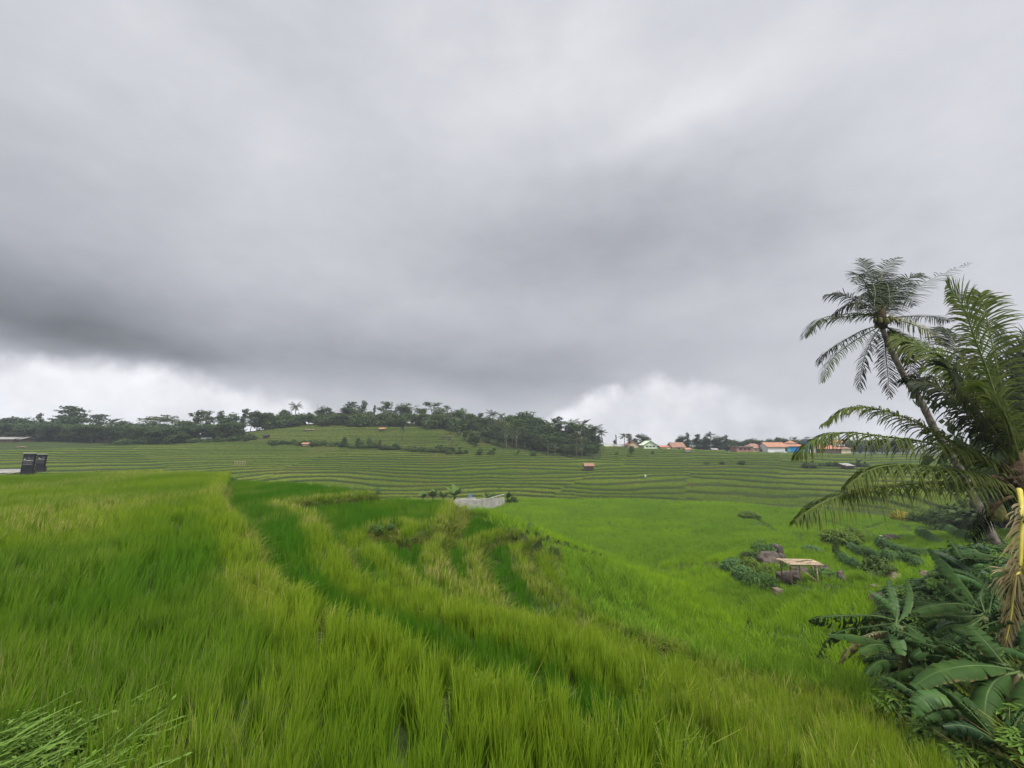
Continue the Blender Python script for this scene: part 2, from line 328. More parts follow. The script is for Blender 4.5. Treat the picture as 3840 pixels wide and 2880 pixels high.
TW = [(-30, 60, -11), (-60, 62, -9), (0, 52, -11.5), (-15, 44, -11), (-100, 60, -8), (-160, 90, -5), (-260, 160, 2), (230, 140, -3), (170, 60, -6), (60, 25, -4), (80, 0, -3), (40, 5, -3.2),
      (0, 230, 7), (-60, 240, 8), (-160, 240, 2), (100, 250, -6), (220, 240, -6), (0, 320, -4), (-250, 320, -4), (250, 320, -6), (-40, 0, -3), (10, 8, -9)]
_c = np.array([tuple(P(*p)) for p in TP] + TW, dtype=float)
def _k(r2): return np.where(r2 > 1e-12, .5 * r2 * np.log(np.maximum(r2, 1e-12)), 0)
_xy = _c[:, :2] / 50; _n = len(_xy)
_A = np.zeros((_n + 3, _n + 3)); _d = ((_xy[:, None] - _xy[None]) ** 2).sum(-1); _A[:_n, :_n] = _k(_d) + np.eye(_n) * .012
_A[:_n, _n] = 1; _A[:_n, _n + 1:] = _xy; _A[_n, :_n] = 1; _A[_n + 1:, :_n] = _xy.T
_w = np.linalg.solve(_A, np.concatenate([_c[:, 2], np.zeros(3)]))
def base_h(x, y):
    x = np.asarray(x, float); sh = x.shape; q = np.stack([x.ravel(), np.asarray(y, float).ravel()], -1); r = np.hypot(q[:, 0], q[:, 1])
    out = np.empty(len(q)); f = np.minimum(1, 330 / np.maximum(r, 1e-6)); qq = q * f[:, None] / 50
    for i in range(0, len(qq), 60000):
        c = qq[i:i + 60000]; d = ((c[:, None] - _xy[None]) ** 2).sum(-1); out[i:i + 60000] = _k(d) @ _w[:_n] + _w[_n] + c @ _w[_n + 1:]
    far = np.clip((r - 300) / 400, 0, 1); out = out * (1 - far) + -12 * far
    return out.reshape(sh)
def h2(ix, iy, s=0):             # hash noise in 0..1
    v = np.sin(ix * 127.1 + iy * 311.7 + s * 74.7) * 43758.5453; return v - np.floor(v)
def vnoise(x, y, s=0):
    ix, iy = np.floor(x), np.floor(y); fx, fy = x - ix, y - iy; fx = fx * fx * (3 - 2 * fx); fy = fy * fy * (3 - 2 * fy)
    return (h2(ix, iy, s) * (1 - fx) + h2(ix + 1, iy, s) * fx) * (1 - fy) + (h2(ix, iy + 1, s) * (1 - fx) + h2(ix + 1, iy + 1, s) * fx) * fy
def sst(x, a, b): t = np.clip((x - a) / (b - a), 0, 1); return t * t * (3 - 2 * t)

# near terraces: rice-top level and the outer edge of each, far end first (photograph pixels), then hidden continuation (x, y)
EDGES = [
    (-2.25, [(862, 1764), (845, 1800), (822, 1840), (845, 1880), (890, 1930), (927, 1964), (945, 2015), (952, 2074), (1010, 2125), (1100, 2180), (1250, 2250), (1480, 2340), (1700, 2440), (1950, 2530), (2250, 2620), (2550, 2700)], [(2.0, 2.6), (3.4, 1.2), (5, -10)]),
    (-2.7, [(1420, 1832), (1290, 1840), (1180, 1850), (1043, 1868), (1110, 1882), (1179, 1899), (1212, 1952), (1250, 1995), (1282, 2050), (1300, 2090), (1350, 2128), (1434, 2169), (1543, 2207), (1700, 2225), (1810, 2256), (2016, 2299), (2107, 2335), (2288, 2394), (2468, 2493), (2604, 2543), (2860, 2637), (3036, 2710), (3263, 2790), (3371, 2880)], [(4.3, 2.8), (6, 1), (8, -10)]),
    (-3.15, [(1708, 1868), (1690, 1922), (1597, 1951), (1520, 1976), (1502, 1943), (1460, 1945), (1400, 1957), (1358, 1976), (1380, 2009), (1445, 2049), (1510, 2092), (1553, 2136), (1624, 2174), (1705, 2217)], [(.75, 7.7), (2.5, 6.1), (4.4, 4.5), (6.4, 2.8), (9, -10)]),
    (-3.6, [(1752, 1882), (1722, 1920), (1702, 1962), (1645, 2008), (1638, 2040), (1655, 2065), (1678, 2114), (1722, 2147), (1781, 2190), (1841, 2228)], [(1.6, 8.5), (3.3, 6.7), (5.1, 5.2), (7.2, 3.6), (10.5, -10)]),
    (-4.05, [(1958, 1962), (1930, 1971), (1872, 1978), (1788, 2010), (1782, 2026), (1797, 2055), (1814, 2125), (1846, 2169), (1895, 2223)], [(2.2, 9.4), (4.1, 7.5), (6.0, 5.8), (8.4, 4.2), (12, -10)]),
    (-4.5, [(2020, 1990), (1990, 2000), (1955, 2020), (1950, 2042), (1965, 2070), (2004, 2120), (2058, 2174), (2140, 2245), (2194, 2283), (2290, 2330)], [(4.4, 9.2), (6.6, 7.4), (9.4, 5.4), (14, -10)]),
    (-5.1, [(2080, 2025), (2056, 2055), (2060, 2095), (2090, 2150), (2150, 2210), (2280, 2290), (2450, 2365), (2620, 2430)], [(6.6, 9.3), (8.8, 7.6), (11.5, 6), (17, -10)])]
CREST = [((-900, 1750), -2.7), ((0, 1750), -2.55), ((180, 1748), -2.3), ((400, 1752), -2.25), ((800, 1766), -2.3), ((1000, 1786), -2.45), ((1200, 1805), -2.62), ((1420, 1832), -2.74), ((1560, 1848), -2.95),
         ((1700, 1864), -3.15), ((1745, 1880), -3.55), ((1800, 1895), -3.6), ((1880, 1930), -3.65), ((1940, 1955), -3.75), ((2000, 1980), -4.2), ((2040, 2000), -4.65), ((2080, 2025), -5.1)]
CR = np.array([tuple(PZ(*p, z)) for p, z in CREST])
_e6 = EDGES[-1]; RIM = np.array([tuple(c) for c in CR] + [tuple(PZ(u, v, _e6[0])) for u, v in _e6[1]] + [(x, y, _e6[0]) for x, y in _e6[2][:-1]])
POLYS = []
for z, px, cont in EDGES:
    e = [tuple(PZ(u, v, z))[:2] for u, v in px] + cont
    xs = px[0][0]
    cp = [tuple(CR[i][:2]) for i in range(len(CREST)) if CREST[i][0][0] < xs - 5]
    POLYS.append((z - RICE, np.array(e + [(-90, -10), (-200, 20)] + cp)))
def inside(x, y, poly):
    r = np.zeros(x.shape, bool); n = len(poly); j = n - 1
    for i in range(n):
        xi, yi = poly[i]; xj, yj = poly[j]; c = (yi > y) != (yj > y)
        if yi != yj: r ^= c & (x < (xj - xi) * (y - yi) / (yj - yi) + xi)
        j = i
    return r
def seg_dist(x, y, pts, zs=None):
    best = np.full(x.shape, 1e9); bz = np.zeros(x.shape)
    for i in range(len(pts) - 1):
        a, b = pts[i], pts[i + 1]; d = (b[0] - a[0], b[1] - a[1]); L2 = d[0] ** 2 + d[1] ** 2
        t = np.clip(((x - a[0]) * d[0] + (y - a[1]) * d[1]) / L2, 0, 1); D = np.hypot(x - a[0] - t * d[0], y - a[1] - t * d[1]); m = D < best; best = np.where(m, D, best)
        if zs is not None: bz = np.where(m, zs[i] + t * (zs[i + 1] - zs[i]), bz)
    return best, bz
ROAD = [(-64, 48), (-58, 43.8), (-55, 41.2), (-56.5, 39.2), (-63, 37.2), (-78, 33), (-95, 27)]
BANK = [(4.9, -6), (5.0, 3), (5.9, 6.1), (7.8, 8.7), (10.2, 11.9), (14, 16.5), (19, 21), (30, 26)]
DIV = [[(1300, 1590), (1260, 1690), (1090, 1745), (1000, 1790)], [(2330, 1680), (2320, 1720), (2240, 1760), (2130, 1820), (2080, 1850), (2110, 1885), (2100, 1905)], [(2345, 1700), (2330, 1760), (2230, 1830), (2160, 1845), (2180, 1880)],
       [(2600, 1690), (2595, 1760), (2565, 1845), (2550, 1930)], [(2940, 1690), (2920, 1800), (3020, 1880), (3060, 1960)], [(560, 1650), (500, 1690), (640, 1750)]]
DIVY = {}
def _div_world():
    out = []
    for d in DIV:
        pts = []
        for u, v in d:
            Y = 130.0
            for Y in np.linspace(66, 200, 270):      # first hit of the sight line with the hillside
                p = P(u, v, Y)
                if base_h(np.array([p.x]), np.array([p.y]))[0] >= p.z: break
            pts.append((p.x, p.y))
        out.append(np.array(sorted(pts, key=lambda q: q[1])))
    return out
DIVW = _div_world()
def region(x, y):                # which strip between the field dividers (ditches) a point of the hillside lies in
    r = np.zeros(np.shape(x))
    for k, d in enumerate(DIVW): r = r + (x > np.interp(y, d[:, 1], d[:, 0]) + .5 * np.sin(y * .8)) * (1 + k * .618)
    return r
EDGE_LINES = [np.array([tuple(PZ(u, v, z))[:2] for u, v in px] + cont[:-1]) for z, px, cont in EDGES]
ZD = lambda x, y: (2500 + x / 2.212, 1850 + y / 2.212)
DYK = [[(750, 250), (900, 310), (1120, 352)], [(1330, 258), (1480, 285), (1620, 312), (1700, 352)], [(1790, 478), (1830, 410), (1900, 370), (1990, 350), (2120, 362), (2250, 410)], [(1620, 300), (1800, 262), (1960, 270), (2100, 330)], [(1130, 380), (1300, 400), (1450, 440)],
       [(-100, 640), (150, 600), (420, 590)], [(980, 790), (1180, 785), (1420, 790)], [(1440, 570), (1600, 640), (1850, 690)], [(1500, 475), (1740, 560), (2100, 625)], [(1860, 485), (2140, 530)], [(1900, 250), (2100, 240), (2300, 300)]]
DYKW = []
for d_ in DYK:
    o_ = []
    for x_, y_ in d_:
        u_, v_ = ZD(x_, y_)
        for Y_ in np.linspace(16, 75, 400):
            p_ = P(u_, v_, Y_)
            if base_h(np.array([p_.x]), np.array([p_.y]))[0] >= p_.z: break
        o_.append((p_.x, p_.y))
    DYKW.append(o_)
def terrain(x, y, info=False):
    x = np.asarray(x, float); y = np.asarray(y, float); b = base_h(x, y); r = np.hypot(x, y)
    reg = region(x, y)
    # hillside terraces
    step = .52 + .22 * h2(reg, reg * 0 + 3)
    wob = (vnoise(x / 26, y / 14, 1) - .5) * 1.7 + (vnoise(x / 7, y / 5, 2) - .5) * .42 + (vnoise(x / 60, y / 40, 7) - .5) * 2.0 + h2(reg, reg * 0 + 1)
    q = b / step + wob; k = np.floor(q); fr = q - k; ht = (k - wob + sst(fr, .86, .98)) * step
    # broad fields of the valley floor, with low banks
    vm = sst(b, -11.6, -12.1) * (r > 30)
    near_v = (r < 62) & (r > 2)
    wv = (vnoise(x / 11, y / 9, 5) - .5) * 1.6; qv = b / .55 + wv; kv = np.floor(qv); hv = (kv - wv + sst(qv - kv, .86, .98)) * .55
    a = sst(r, 66, 74); h = hv * (1 - a) + ht * a
    flat = vm; h = h * (1 - flat) + np.where(flat > 0, -12.35 + .5 * (b + 12.35) * .5, h) * flat
    wood = sst(b, 7.5, 9.5) * 0; h = h * (1 - wood) + b * wood
    fade = sst(r, 215, 235); h = h * (1 - fade) + b * fade
    plot = h2(k + 17 * reg, reg, 4) * a + h2(kv, kv * 0, 9) * (1 - a)
    nearm = r < 75
    if nearm.any():
        xn, yn = x[nearm], y[nearm]; lvl = np.full(xn.shape, np.nan); pid = np.full(xn.shape, -1.)
        for i, (z, poly) in enumerate(POLYS):
            m = inside(xn, yn, poly) & np.isnan(lvl); lvl[m] = z; pid[m] = i
        cd0 = 0
        cd, cz = seg_dist(xn, yn, RIM[:, :2], RIM[:, 2]); q_ = (cz - RICE - .36 * cd) / .6 + (vnoise(xn / 5, yn / 5, 12) - .5) * .6; out = (np.floor(q_) + sst(q_ - np.floor(q_), .35, .75)) * .6 - .15
        for i, (z, poly) in enumerate(POLYS):          # banks between the terraces slope down over 0.4 m
            de = seg_dist(xn, yn, EDGE_LINES[i])[0]; 
            m = (pid == i + 1) & (de < .28); lvl = np.where(m, lvl + (z - lvl) * (1 - de / .28) ** 1.2, lvl)
        left = sst(xn, -34, -50) * -.45
        lvl = lvl + np.where(pid == 0, left + (vnoise(xn / 6, yn / 6, 8) - .5) * .12, (vnoise(xn / 3, yn / 3, 8) - .5) * .10)
        hn = np.where(np.isnan(lvl), np.where(cd < 30, np.maximum(h[nearm], out), h[nearm]), lvl)
        bd, _ = seg_dist(xn, yn, BANK); right = xn > np.interp(yn, [p[1] for p in BANK], [p[0] for p in BANK])
        bk = np.minimum(hn + bd * .8, -3.7 + sst(yn, 2, 14) * -.9) + (vnoise(xn * 1.3, yn * 1.3, 3) - .5) * .35 * sst(bd, 0, 1)
        hn = np.where(right & (yn < 22), np.maximum(hn, hn * (1 - sst(yn, 22, 17)) + bk * sst(yn, 22, 17)), hn)
        road_h = -1.7 + 0 * xn; rd = sst(yn, 1.4, .7) * (xn < 5); hn = hn * (1 - rd) + np.maximum(hn, road_h) * rd
        rdd = seg_dist(xn, yn, ROAD)[0]; hn = np.where((yn < 50) & (rdd < 6), np.maximum(hn, -2.86 - np.maximum(0, rdd - 2.4) * .8), hn)
        dk = np.full(xn.shape, 99.)
        for dl in DYKW: dk = np.minimum(dk, seg_dist(xn, yn, dl)[0])
        hn = hn + .22 * np.exp(-(dk / .45) ** 2) * (pid < 0)
        h[nearm] = hn; pl = plot[nearm]; pl = np.where(pid >= 0, h2(pid, pid * 0, 6), pl); plot[nearm] = pl
        pidf = np.full(x.shape, -1.); pidf[nearm] = pid
        bankf = np.zeros(x.shape, bool); bankf[nearm] = right & (yn < 21)
    else: pidf = np.full(x.shape, -1.); bankf = np.zeros(x.shape, bool)
    if info: return h, pidf, plot, (fr if True else 0), bankf, b, np.where(r < 70, qv - kv, fr), reg
    return h
def gz(x, y): return float(terrain(np.array([x]), np.array([y]))[0])
def at_u(u, Y, dz=0):            # ground point seen in column u at distance Y
    z = -3.0
    for _ in range(5):
        x = (u - 1920) / F * (Y * CT + z * ST); z = gz(x, Y)
    return Vector((x, Y, z + dz))
def z_top(v, p):                 # height at which a thing standing at p reaches picture row v
    t = (1440 - v) / F; return p.y * (ST + t * CT) / (CT - t * ST)

def build_ground():
    rr = np.concatenate([[0.25], np.arange(.6, 36, .11), np.arange(36, 72, .22), np.arange(72, 205, .30), np.arange(206, 260, 1.5), np.geomspace(262, 5500, 24)])
    fine = np.radians(np.arange(-62, 62.01, .16)); co = np.radians(np.arange(66, 295, 6.0)); aa = np.concatenate([fine, co])
    R, A = np.meshgrid(rr, aa, indexing='ij'); X = R * np.sin(A); Y = R * np.cos(A); Z = terrain(X, Y)
    Z += (vnoise(X * 2.2, Y * 2.2, 11) - .5) * .06 * (R < 90)
    nr, na = X.shape; i = np.arange(nr - 1)[:, None]; j = np.arange(na)[None]; j2 = (j + 1) % na
    Fq = np.stack([i * na + j, i * na + j2, (i + 1) * na + j2, (i + 1) * na + j], -1).reshape(-1, 4)
    me = mesh_np('ground', np.stack([X, Y, Z], -1).reshape(-1, 3), Fq[:, ::-1], smooth=False)
    tag(obj('ground', me, M['ground']), kind='structure')
build_ground()

# ------------------------------------------------------------------ rice and grass, as instanced tufts
HIDDEN = {}
def tuft(name, n, segs, h, wid, spread, lean, mat, droop=.25, hv=.25):
    V = []; Fq = []; T = []; Rr = []
    for _ in range(n):
        a = rng.uniform(0, 2 * math.pi); rad = spread * math.sqrt(rng.uniform()); bx, by = rad * math.cos(a), rad * math.sin(a)
        H = h * rng.uniform(1 - hv, 1 + hv * .4); a2 = a + rng.normal(0, .9); ln = abs(rng.normal(lean, lean * .6)); dr = droop * rng.uniform(.2, 1.8) ** 2
        w = wid * rng.uniform(.7, 1.25); fa = rng.uniform(0, math.pi); wx, wy = math.cos(fa) * w / 2, math.sin(fa) * w / 2; rv = rng.uniform(); b = len(V)
        for s in range(segs + 1):
            t = s / segs; o = H * (ln * t + dr * t ** 3); z = H * t * (1 - .35 * dr * t * t) ; ww = (1 - t) ** .55 if s < segs else .05
            if s == 0: ww = .6
            cx, cy = bx + math.cos(a2) * o, by + math.sin(a2) * o
            V += [(cx - wx * ww, cy - wy * ww, z), (cx + wx * ww, cy + wy * ww, z)]; T += [t, t]; Rr += [rv, rv]
            if s: Fq.append((b + 2 * s - 2, b + 2 * s - 1, b + 2 * s + 1, b + 2 * s))
    me = mesh_np(name, V, Fq, {'t': T, 'r': Rr}); me.materials.append(mat); return bpy.data.objects.new(name, me)
def scatter(name, tufts, pts, rotz, scl, hue, tilt=None, label=None, cat=None, kind='stuff', group=None):
    """one object: a cloud of points on which the tufts stand"""
    n = len(pts); me = bpy.data.meshes.new(name); me.vertices.add(n); me.vertices.foreach_set('co', np.asarray(pts, np.float32).ravel())
    a = me.attributes.new('hue', 'FLOAT', 'POINT'); a.data.foreach_set('value', np.asarray(hue, np.float32))
    rot = np.zeros((n, 3), np.float32); rot[:, 2] = rotz
    if tilt is not None: rot[:, :2] = tilt
    a = me.attributes.new('rot', 'FLOAT_VECTOR', 'POINT'); a.data.foreach_set('vector', rot.ravel())
    a = me.attributes.new('scl', 'FLOAT_VECTOR', 'POINT'); a.data.foreach_set('vector', np.asarray(scl, np.float32).ravel())
    a = me.attributes.new('idx', 'INT', 'POINT'); a.data.foreach_set('value', rng.integers(0, len(tufts), n).astype(np.int32))
    c = bpy.data.collections.new(name + '_tufts'); [c.objects.link(t) for t in tufts]
    nt = bpy.data.node_groups.new(name, 'GeometryNodeTree'); nt.interface.new_socket('Geometry', in_out='INPUT', socket_type='NodeSocketGeometry'); nt.interface.new_socket('Geometry', in_out='OUTPUT', socket_type='NodeSocketGeometry')
    N = nt.nodes; Lk = nt.links; gi = N.new('NodeGroupInput'); go = N.new('NodeGroupOutput'); ip = N.new('GeometryNodeInstanceOnPoints'); ci = N.new('GeometryNodeCollectionInfo')
    ci.inputs['Collection'].default_value = c; ci.inputs['Separate Children'].default_value = True; ci.inputs['Reset Children'].default_value = True
    def na(nm, ty):
        q = N.new('GeometryNodeInputNamedAttribute'); q.data_type = ty; q.inputs['Name'].default_value = nm; return q.outputs['Attribute']
    Lk.new(gi.outputs[0], ip.inputs['Points']); Lk.new(ci.outputs[0], ip.inputs['Instance']); ip.inputs['Pick Instance'].default_value = True
    Lk.new(na('idx', 'INT'), ip.inputs['Instance Index']); Lk.new(na('rot', 'FLOAT_VECTOR'), ip.inputs['Rotation']); Lk.new(na('scl', 'FLOAT_VECTOR'), ip.inputs['Scale'])
    Lk.new(ip.outputs[0], go.inputs[0])
    o = obj(name, me); o.modifiers.new('tufts', 'NODES').node_group = nt
    return tag(o, label, cat, group, kind)
def wedge(r0, r1, dens, amax=57):  # random points of even density in the sector the camera looks into
    a = math.radians(amax); n = int(dens * a * (r1 ** 2 - r0 ** 2)); r = np.sqrt(rng.uniform(r0 ** 2, r1 ** 2, n)); t = rng.uniform(-a, a, n); return r * np.sin(t), r * np.cos(t)
SKIP = []                        # (x, y, radius) kept clear of rice

ISLAND = at_u(2960, 27.5)
def clear(x, y):
    k = np.ones(x.shape, bool)
    for sx, sy, sr in SKIP: k &= np.hypot(x - sx, y - sy) > sr * (.85 + .3 * vnoise(x * 1.5, y * 1.5, 21))
    d, _ = seg_dist(x, y, ROAD); k &= d > 2.5
    for dl in DYKW: k &= seg_dist(x, y, dl)[0] > .42
    return k
def near_edge(x, y):
    d = np.full(x.shape, 1e9)
    for e in EDGE_LINES: d = np.minimum(d, seg_dist(x, y, e)[0])
    return d
def edge_out(x, y, pid):         # distance to this terrace's own outer edge, and to the foot of the terrace above
    a = np.full(x.shape, 1e9); b = np.full(x.shape, 1e9)
    for k, e in enumerate(EDGE_LINES):
        d = seg_dist(x, y, e)[0]; a = np.where(pid == k, d, a); b = np.where(pid == k + 1, d, b)
    return a, b
def slope(x, y, e=.14):
    return np.hypot(terrain(x + e, y) - terrain(x - e, y), terrain(x, y + e) - terrain(x, y - e)) / (2 * e)

def rice_near():
    A = [tuft('rice_tuft', 44, 5, .54, .0105, .065, .07, M['rice_near'], .06) for _ in range(6)]
    B = [tuft('rice_tuft_mid', 24, 3, .54, .018, .12, .08, M['rice_near'], .08) for _ in range(5)]
    for nm, T, r0, r1, dens, lab in (('rice', A, 1.6, 9.5, 36, 'tall green rice standing in the foreground'), ('rice', B, 9.5, 52, 15, 'yellow green rice on the upper terraces')):
        x, y = wedge(r0, r1, dens, 58); h, pid, plot, fr, bank, b, fv, reg = terrain(x, y, True)
        k = (pid >= 0) & clear(x, y) & ~bank & (y > 1.3) & (np.hypot(x + 4.35, y - 2.9) > .95)
        x, y, h, pid, plot = x[k], y[k], h[k], pid[k], plot[k]; nz2 = vnoise(x / 1.3, y / 1.3, 32); de, di = edge_out(x, y, pid); sl = slope(x, y, .1); n = len(x)
        nz = vnoise(x / 4, y / 4, 31); nz2 = vnoise(x / 1.3, y / 1.3, 32)
        sc = (.80 + .22 * nz + .10 * nz2 + rng.normal(0, .05, n)); sc *= np.where(sl > .6, .72, 1); sc *= np.where(pid == 0, 1, .92) * (1 + .14 * sst(de, .5, .1)) * (1 - .38 * sst(di, .65, .25) * sst(di, .02, .25))
        scl = np.stack([np.ones(n) * 1.05, np.ones(n) * 1.05, sc], -1)
        hue = np.clip(.34 + .10 * (pid > 0) + .55 * (vnoise(x / 7, y / 7, 33) - .5) + .5 * (vnoise(x / 1.1, y / 2.2, 36) - .5) + .03 * pid - sst(de, .85, .40) * (.9 + .4 * nz2) + sst(de, .35, .9) * np.where(pid > 0, .38, .08), 0, 1)
        wind = .0 + .10 * vnoise(x / 5, y / 5, 34) + .07 * sst(x, 0, -9); tilt = np.stack([rng.normal(-.02, .06, n), wind + rng.normal(0, .06, n)], -1)
        # tilt is applied before the turn about z, so keep the turn small enough for the wind to stay from the left
        scatter(nm, T, np.stack([x, y, h - .03], -1), rng.uniform(-.6, .6, n), scl, hue, tilt, lab, 'rice')
def bank_grass():                # short rough grass hanging over the banks between the terraces
    T = [tuft('bank_tuft', 22, 3, .40, .017, .12, .35, M['bank_grass'], .5) for _ in range(4)]; pts = []
    for i, e in enumerate(EDGE_LINES):
        for a, b in zip(e[:-1], e[1:]):
            L = math.hypot(*(b - a)); n = int(L * 16)
            if math.hypot(*a) > 40 or n == 0: continue
            t = rng.uniform(0, 1, n)[:, None]; o = rng.uniform(.0, .30, n)[:, None]; nr = np.array([-(b - a)[1], (b - a)[0]]) / max(L, 1e-6); pts.append(a + (b - a) * t + nr * o * 1.0)
    q = np.concatenate(pts); x, y = q[:, 0], q[:, 1]; k = (y > 2) & (np.hypot(x, y) > 2); x, y = x[k], y[k]; n = len(x)
    s = rng.uniform(.6, 1.2, n); scatter('bank_grass', T, np.stack([x, y, terrain(x, y) - .03], -1), rng.uniform(0, 6.28, n), np.stack([s, s, s], -1), rng.uniform(0, 1, n), None, 'rough short grass hanging over the terrace banks', 'grass')
def rice_valley():
    T = [tuft('valley_tuft', 18, 2, .58, .030, .20, .20, M['rice_valley'], .12) for _ in range(5)]
    x, y = wedge(10, 96, 11, 57); keep = (np.hypot(x, y) < 60) | (rng.uniform(size=len(x)) < .7); x, y = x[keep], y[keep]
    h, pid, plot, fr, bank, b, fv, reg = terrain(x, y, True); r = np.hypot(x, y)
    cd, cz = seg_dist(x, y, CR[:, :2], CR[:, 2])
    k = (pid < 0) & clear(x, y) & ~bank & ((r < 74) | (b < -12.0)) & ~((x < -8) & (y > 20))
    x, y, h, plot, fv, r = x[k], y[k], h[k], plot[k], fv[k], r[k]; sl = slope(x, y, .15); n = len(x)
    z1 = vnoise(x / 6 + 3, y / 2.6, 41); z2 = vnoise(x / 2.2, y / 1.4, 42)
    rd = seg_dist(x, y, RIM[9:, :2])[0]
    sc = .68 + .42 * z1 + .22 * z2 + rng.normal(0, .05, n); sc *= np.where(sl > .45, .62, 1)
    hue = np.clip(.40 + .9 * (plot - .5) + .9 * (z1 - .5) + .3 * (z2 - .5) - .30 * sst(r, 40, 60) - .45 * sst(rd, 5.0, 3.0) + .55 * np.exp(-((rd - 8) / 2.2) ** 2) * (r < 32), 0, 1)
    tilt = np.stack([rng.normal(0, .07, n), .08 + rng.normal(0, .07, n)], -1)
    scatter('rice', T, np.stack([x, y, h - .03], -1), rng.uniform(-.6, .6, n), np.stack([np.ones(n) * 1.1, np.ones(n) * 1.1, sc], -1), hue, tilt, 'bright green young rice covering the valley floor', 'rice')
WOODS = []                       # polygons of far ground kept free of rice
def rice_far():
    T = [tuft('hill_tuft', 15, 1, .34, .085, .30, .35, M['rice_far'], .1) for _ in range(4)]
    x, y = wedge(68, 208, 4.6, 56); h, pid, plot, fr, bank, b, fv, reg = terrain(x, y, True)
    k = (pid < 0) & clear(x, y) & (b > -12.1) & (fr > .0) & (fr < .87) & ~((y < 70) & (x < 0)); 
    for w in WOODS: k &= ~inside(x, y, w)
    x, y, h, plot, fr, reg = x[k], y[k], h[k], plot[k], fr[k], reg[k]; n = len(x); nz = vnoise(x / 30, y / 18, 51)
    hue = np.clip(.32 + .75 * (plot - .5) * .9 + 1.0 * (nz - .5) + .5 * (h2(reg, reg * 0 + 8) - .5) + .15 * sst(y, 130, 175), 0, 1)
    sc = .85 + .35 * plot + rng.normal(0, .08, n)
    scatter('rice', T, np.stack([x, y, h - .05], -1), rng.uniform(0, 6.28, n), np.stack([np.ones(n) * 1.25, np.ones(n) * 1.25, sc], -1), hue, None, 'rows of terraced rice climbing the far hillside', 'rice')
def hit(u, v, y0=3.0, y1=215.0): # where the sight line through (u, v) meets the ground
    Y = np.concatenate([np.arange(y0, 60, .06), np.arange(60, y1, .3)]); d = ray(u, v); X = d.x / d.y * Y; Z = d.z / d.y * Y
    m = np.nonzero(terrain(X, Y) >= Z)[0]; i = m[0] if len(m) else len(Y) - 1
    x, y = float(X[i]), float(Y[i]); return Vector((x, y, gz(x, y)))
def spline(pts, n):
    p = [np.array(tuple(q), float) for q in pts]; p = [2 * p[0] - p[1]] + p + [2 * p[-1] - p[-2]]; out = []; m = len(p) - 3
    for k in range(n):
        s = k / (n - 1) * m; i = min(int(s), m - 1); t = s - i; a, b, c, d = p[i:i + 4]
        out.append(.5 * (2 * b + (c - a) * t + (2 * a - 5 * b + 4 * c - d) * t * t + (3 * b - a - 3 * c + d) * t ** 3))
    return [Vector(q) for q in out]
UP = Vector((0, 0, 1))

# ------------------------------------------------------------------ far trees
def crown_mb(clumps, per, leaf, flat=.6):
    V = []; Fq = []; Rr = []
    for (cx, cy, cz, rx, ry, rz) in clumps:
        cr = rng.uniform(); n = int(per * 1.5 * rng.uniform(.7, 1.3)); rx *= 1.22; ry *= 1.22; rz *= 1.15
        d = rng.normal(size=(n, 3)); d /= np.linalg.norm(d, axis=1)[:, None]; rad = rng.uniform(.35, 1.05, n) ** .5 * (1 + .18 * np.sin(d[:, 0] * 5 + d[:, 1] * 4 + cr * 9))
        for i in range(n):
            c = np.array([cx + d[i, 0] * rx * rad[i], cy + d[i, 1] * ry * rad[i], cz + d[i, 2] * rz * rad[i]])
            nn = d[i] * .7 + rng.normal(0, .6, 3) + np.array([0, 0, flat]); nn /= np.linalg.norm(nn); a = np.cross(nn, rng.normal(size=3)); a /= np.linalg.norm(a); bb = np.cross(nn, a)
            s = leaf * 1.25 * rng.uniform(.55, 1.25); e = s * rng.uniform(.4, .8); b = len(V)
            V += [c - a * s, c - bb * e, c + a * s, c + bb * e]; Fq.append((b, b + 1, b + 2, b + 3)); rv = min(1, max(0, .55 * cr + .45 * rng.uniform())); Rr += [rv] * 4
    return V, Fq, {'t': [.5] * len(V), 'r': Rr}
def add_limbs(mb, h, clumps, r0, base=.0, sway=.05):
    top = h * .8; pts = [Vector((random.uniform(-1, 1) * sway * h * k / 5, random.uniform(-1, 1) * sway * h * k / 5, base + (top - base) * k / 5)) for k in range(6)]; pts[0] = Vector((0, 0, base - .4))
    mb.tube(pts, [r0 * (1 - .7 * k / 5) for k in range(6)], 7)
    for c in clumps:
        z = min(c[2] * .75, top * .95) if c[2] > h * .3 else c[2] * .5; i = max(0, min(5, int(z / top * 5))); a = pts[i]; b = Vector(c[:3])
        mb.tube([a, a.lerp(b, .5) + Vector((0, 0, .04 * h)), b], [r0 * .35, r0 * .22, r0 * .08], 5, cap=False)
PROTO = {}
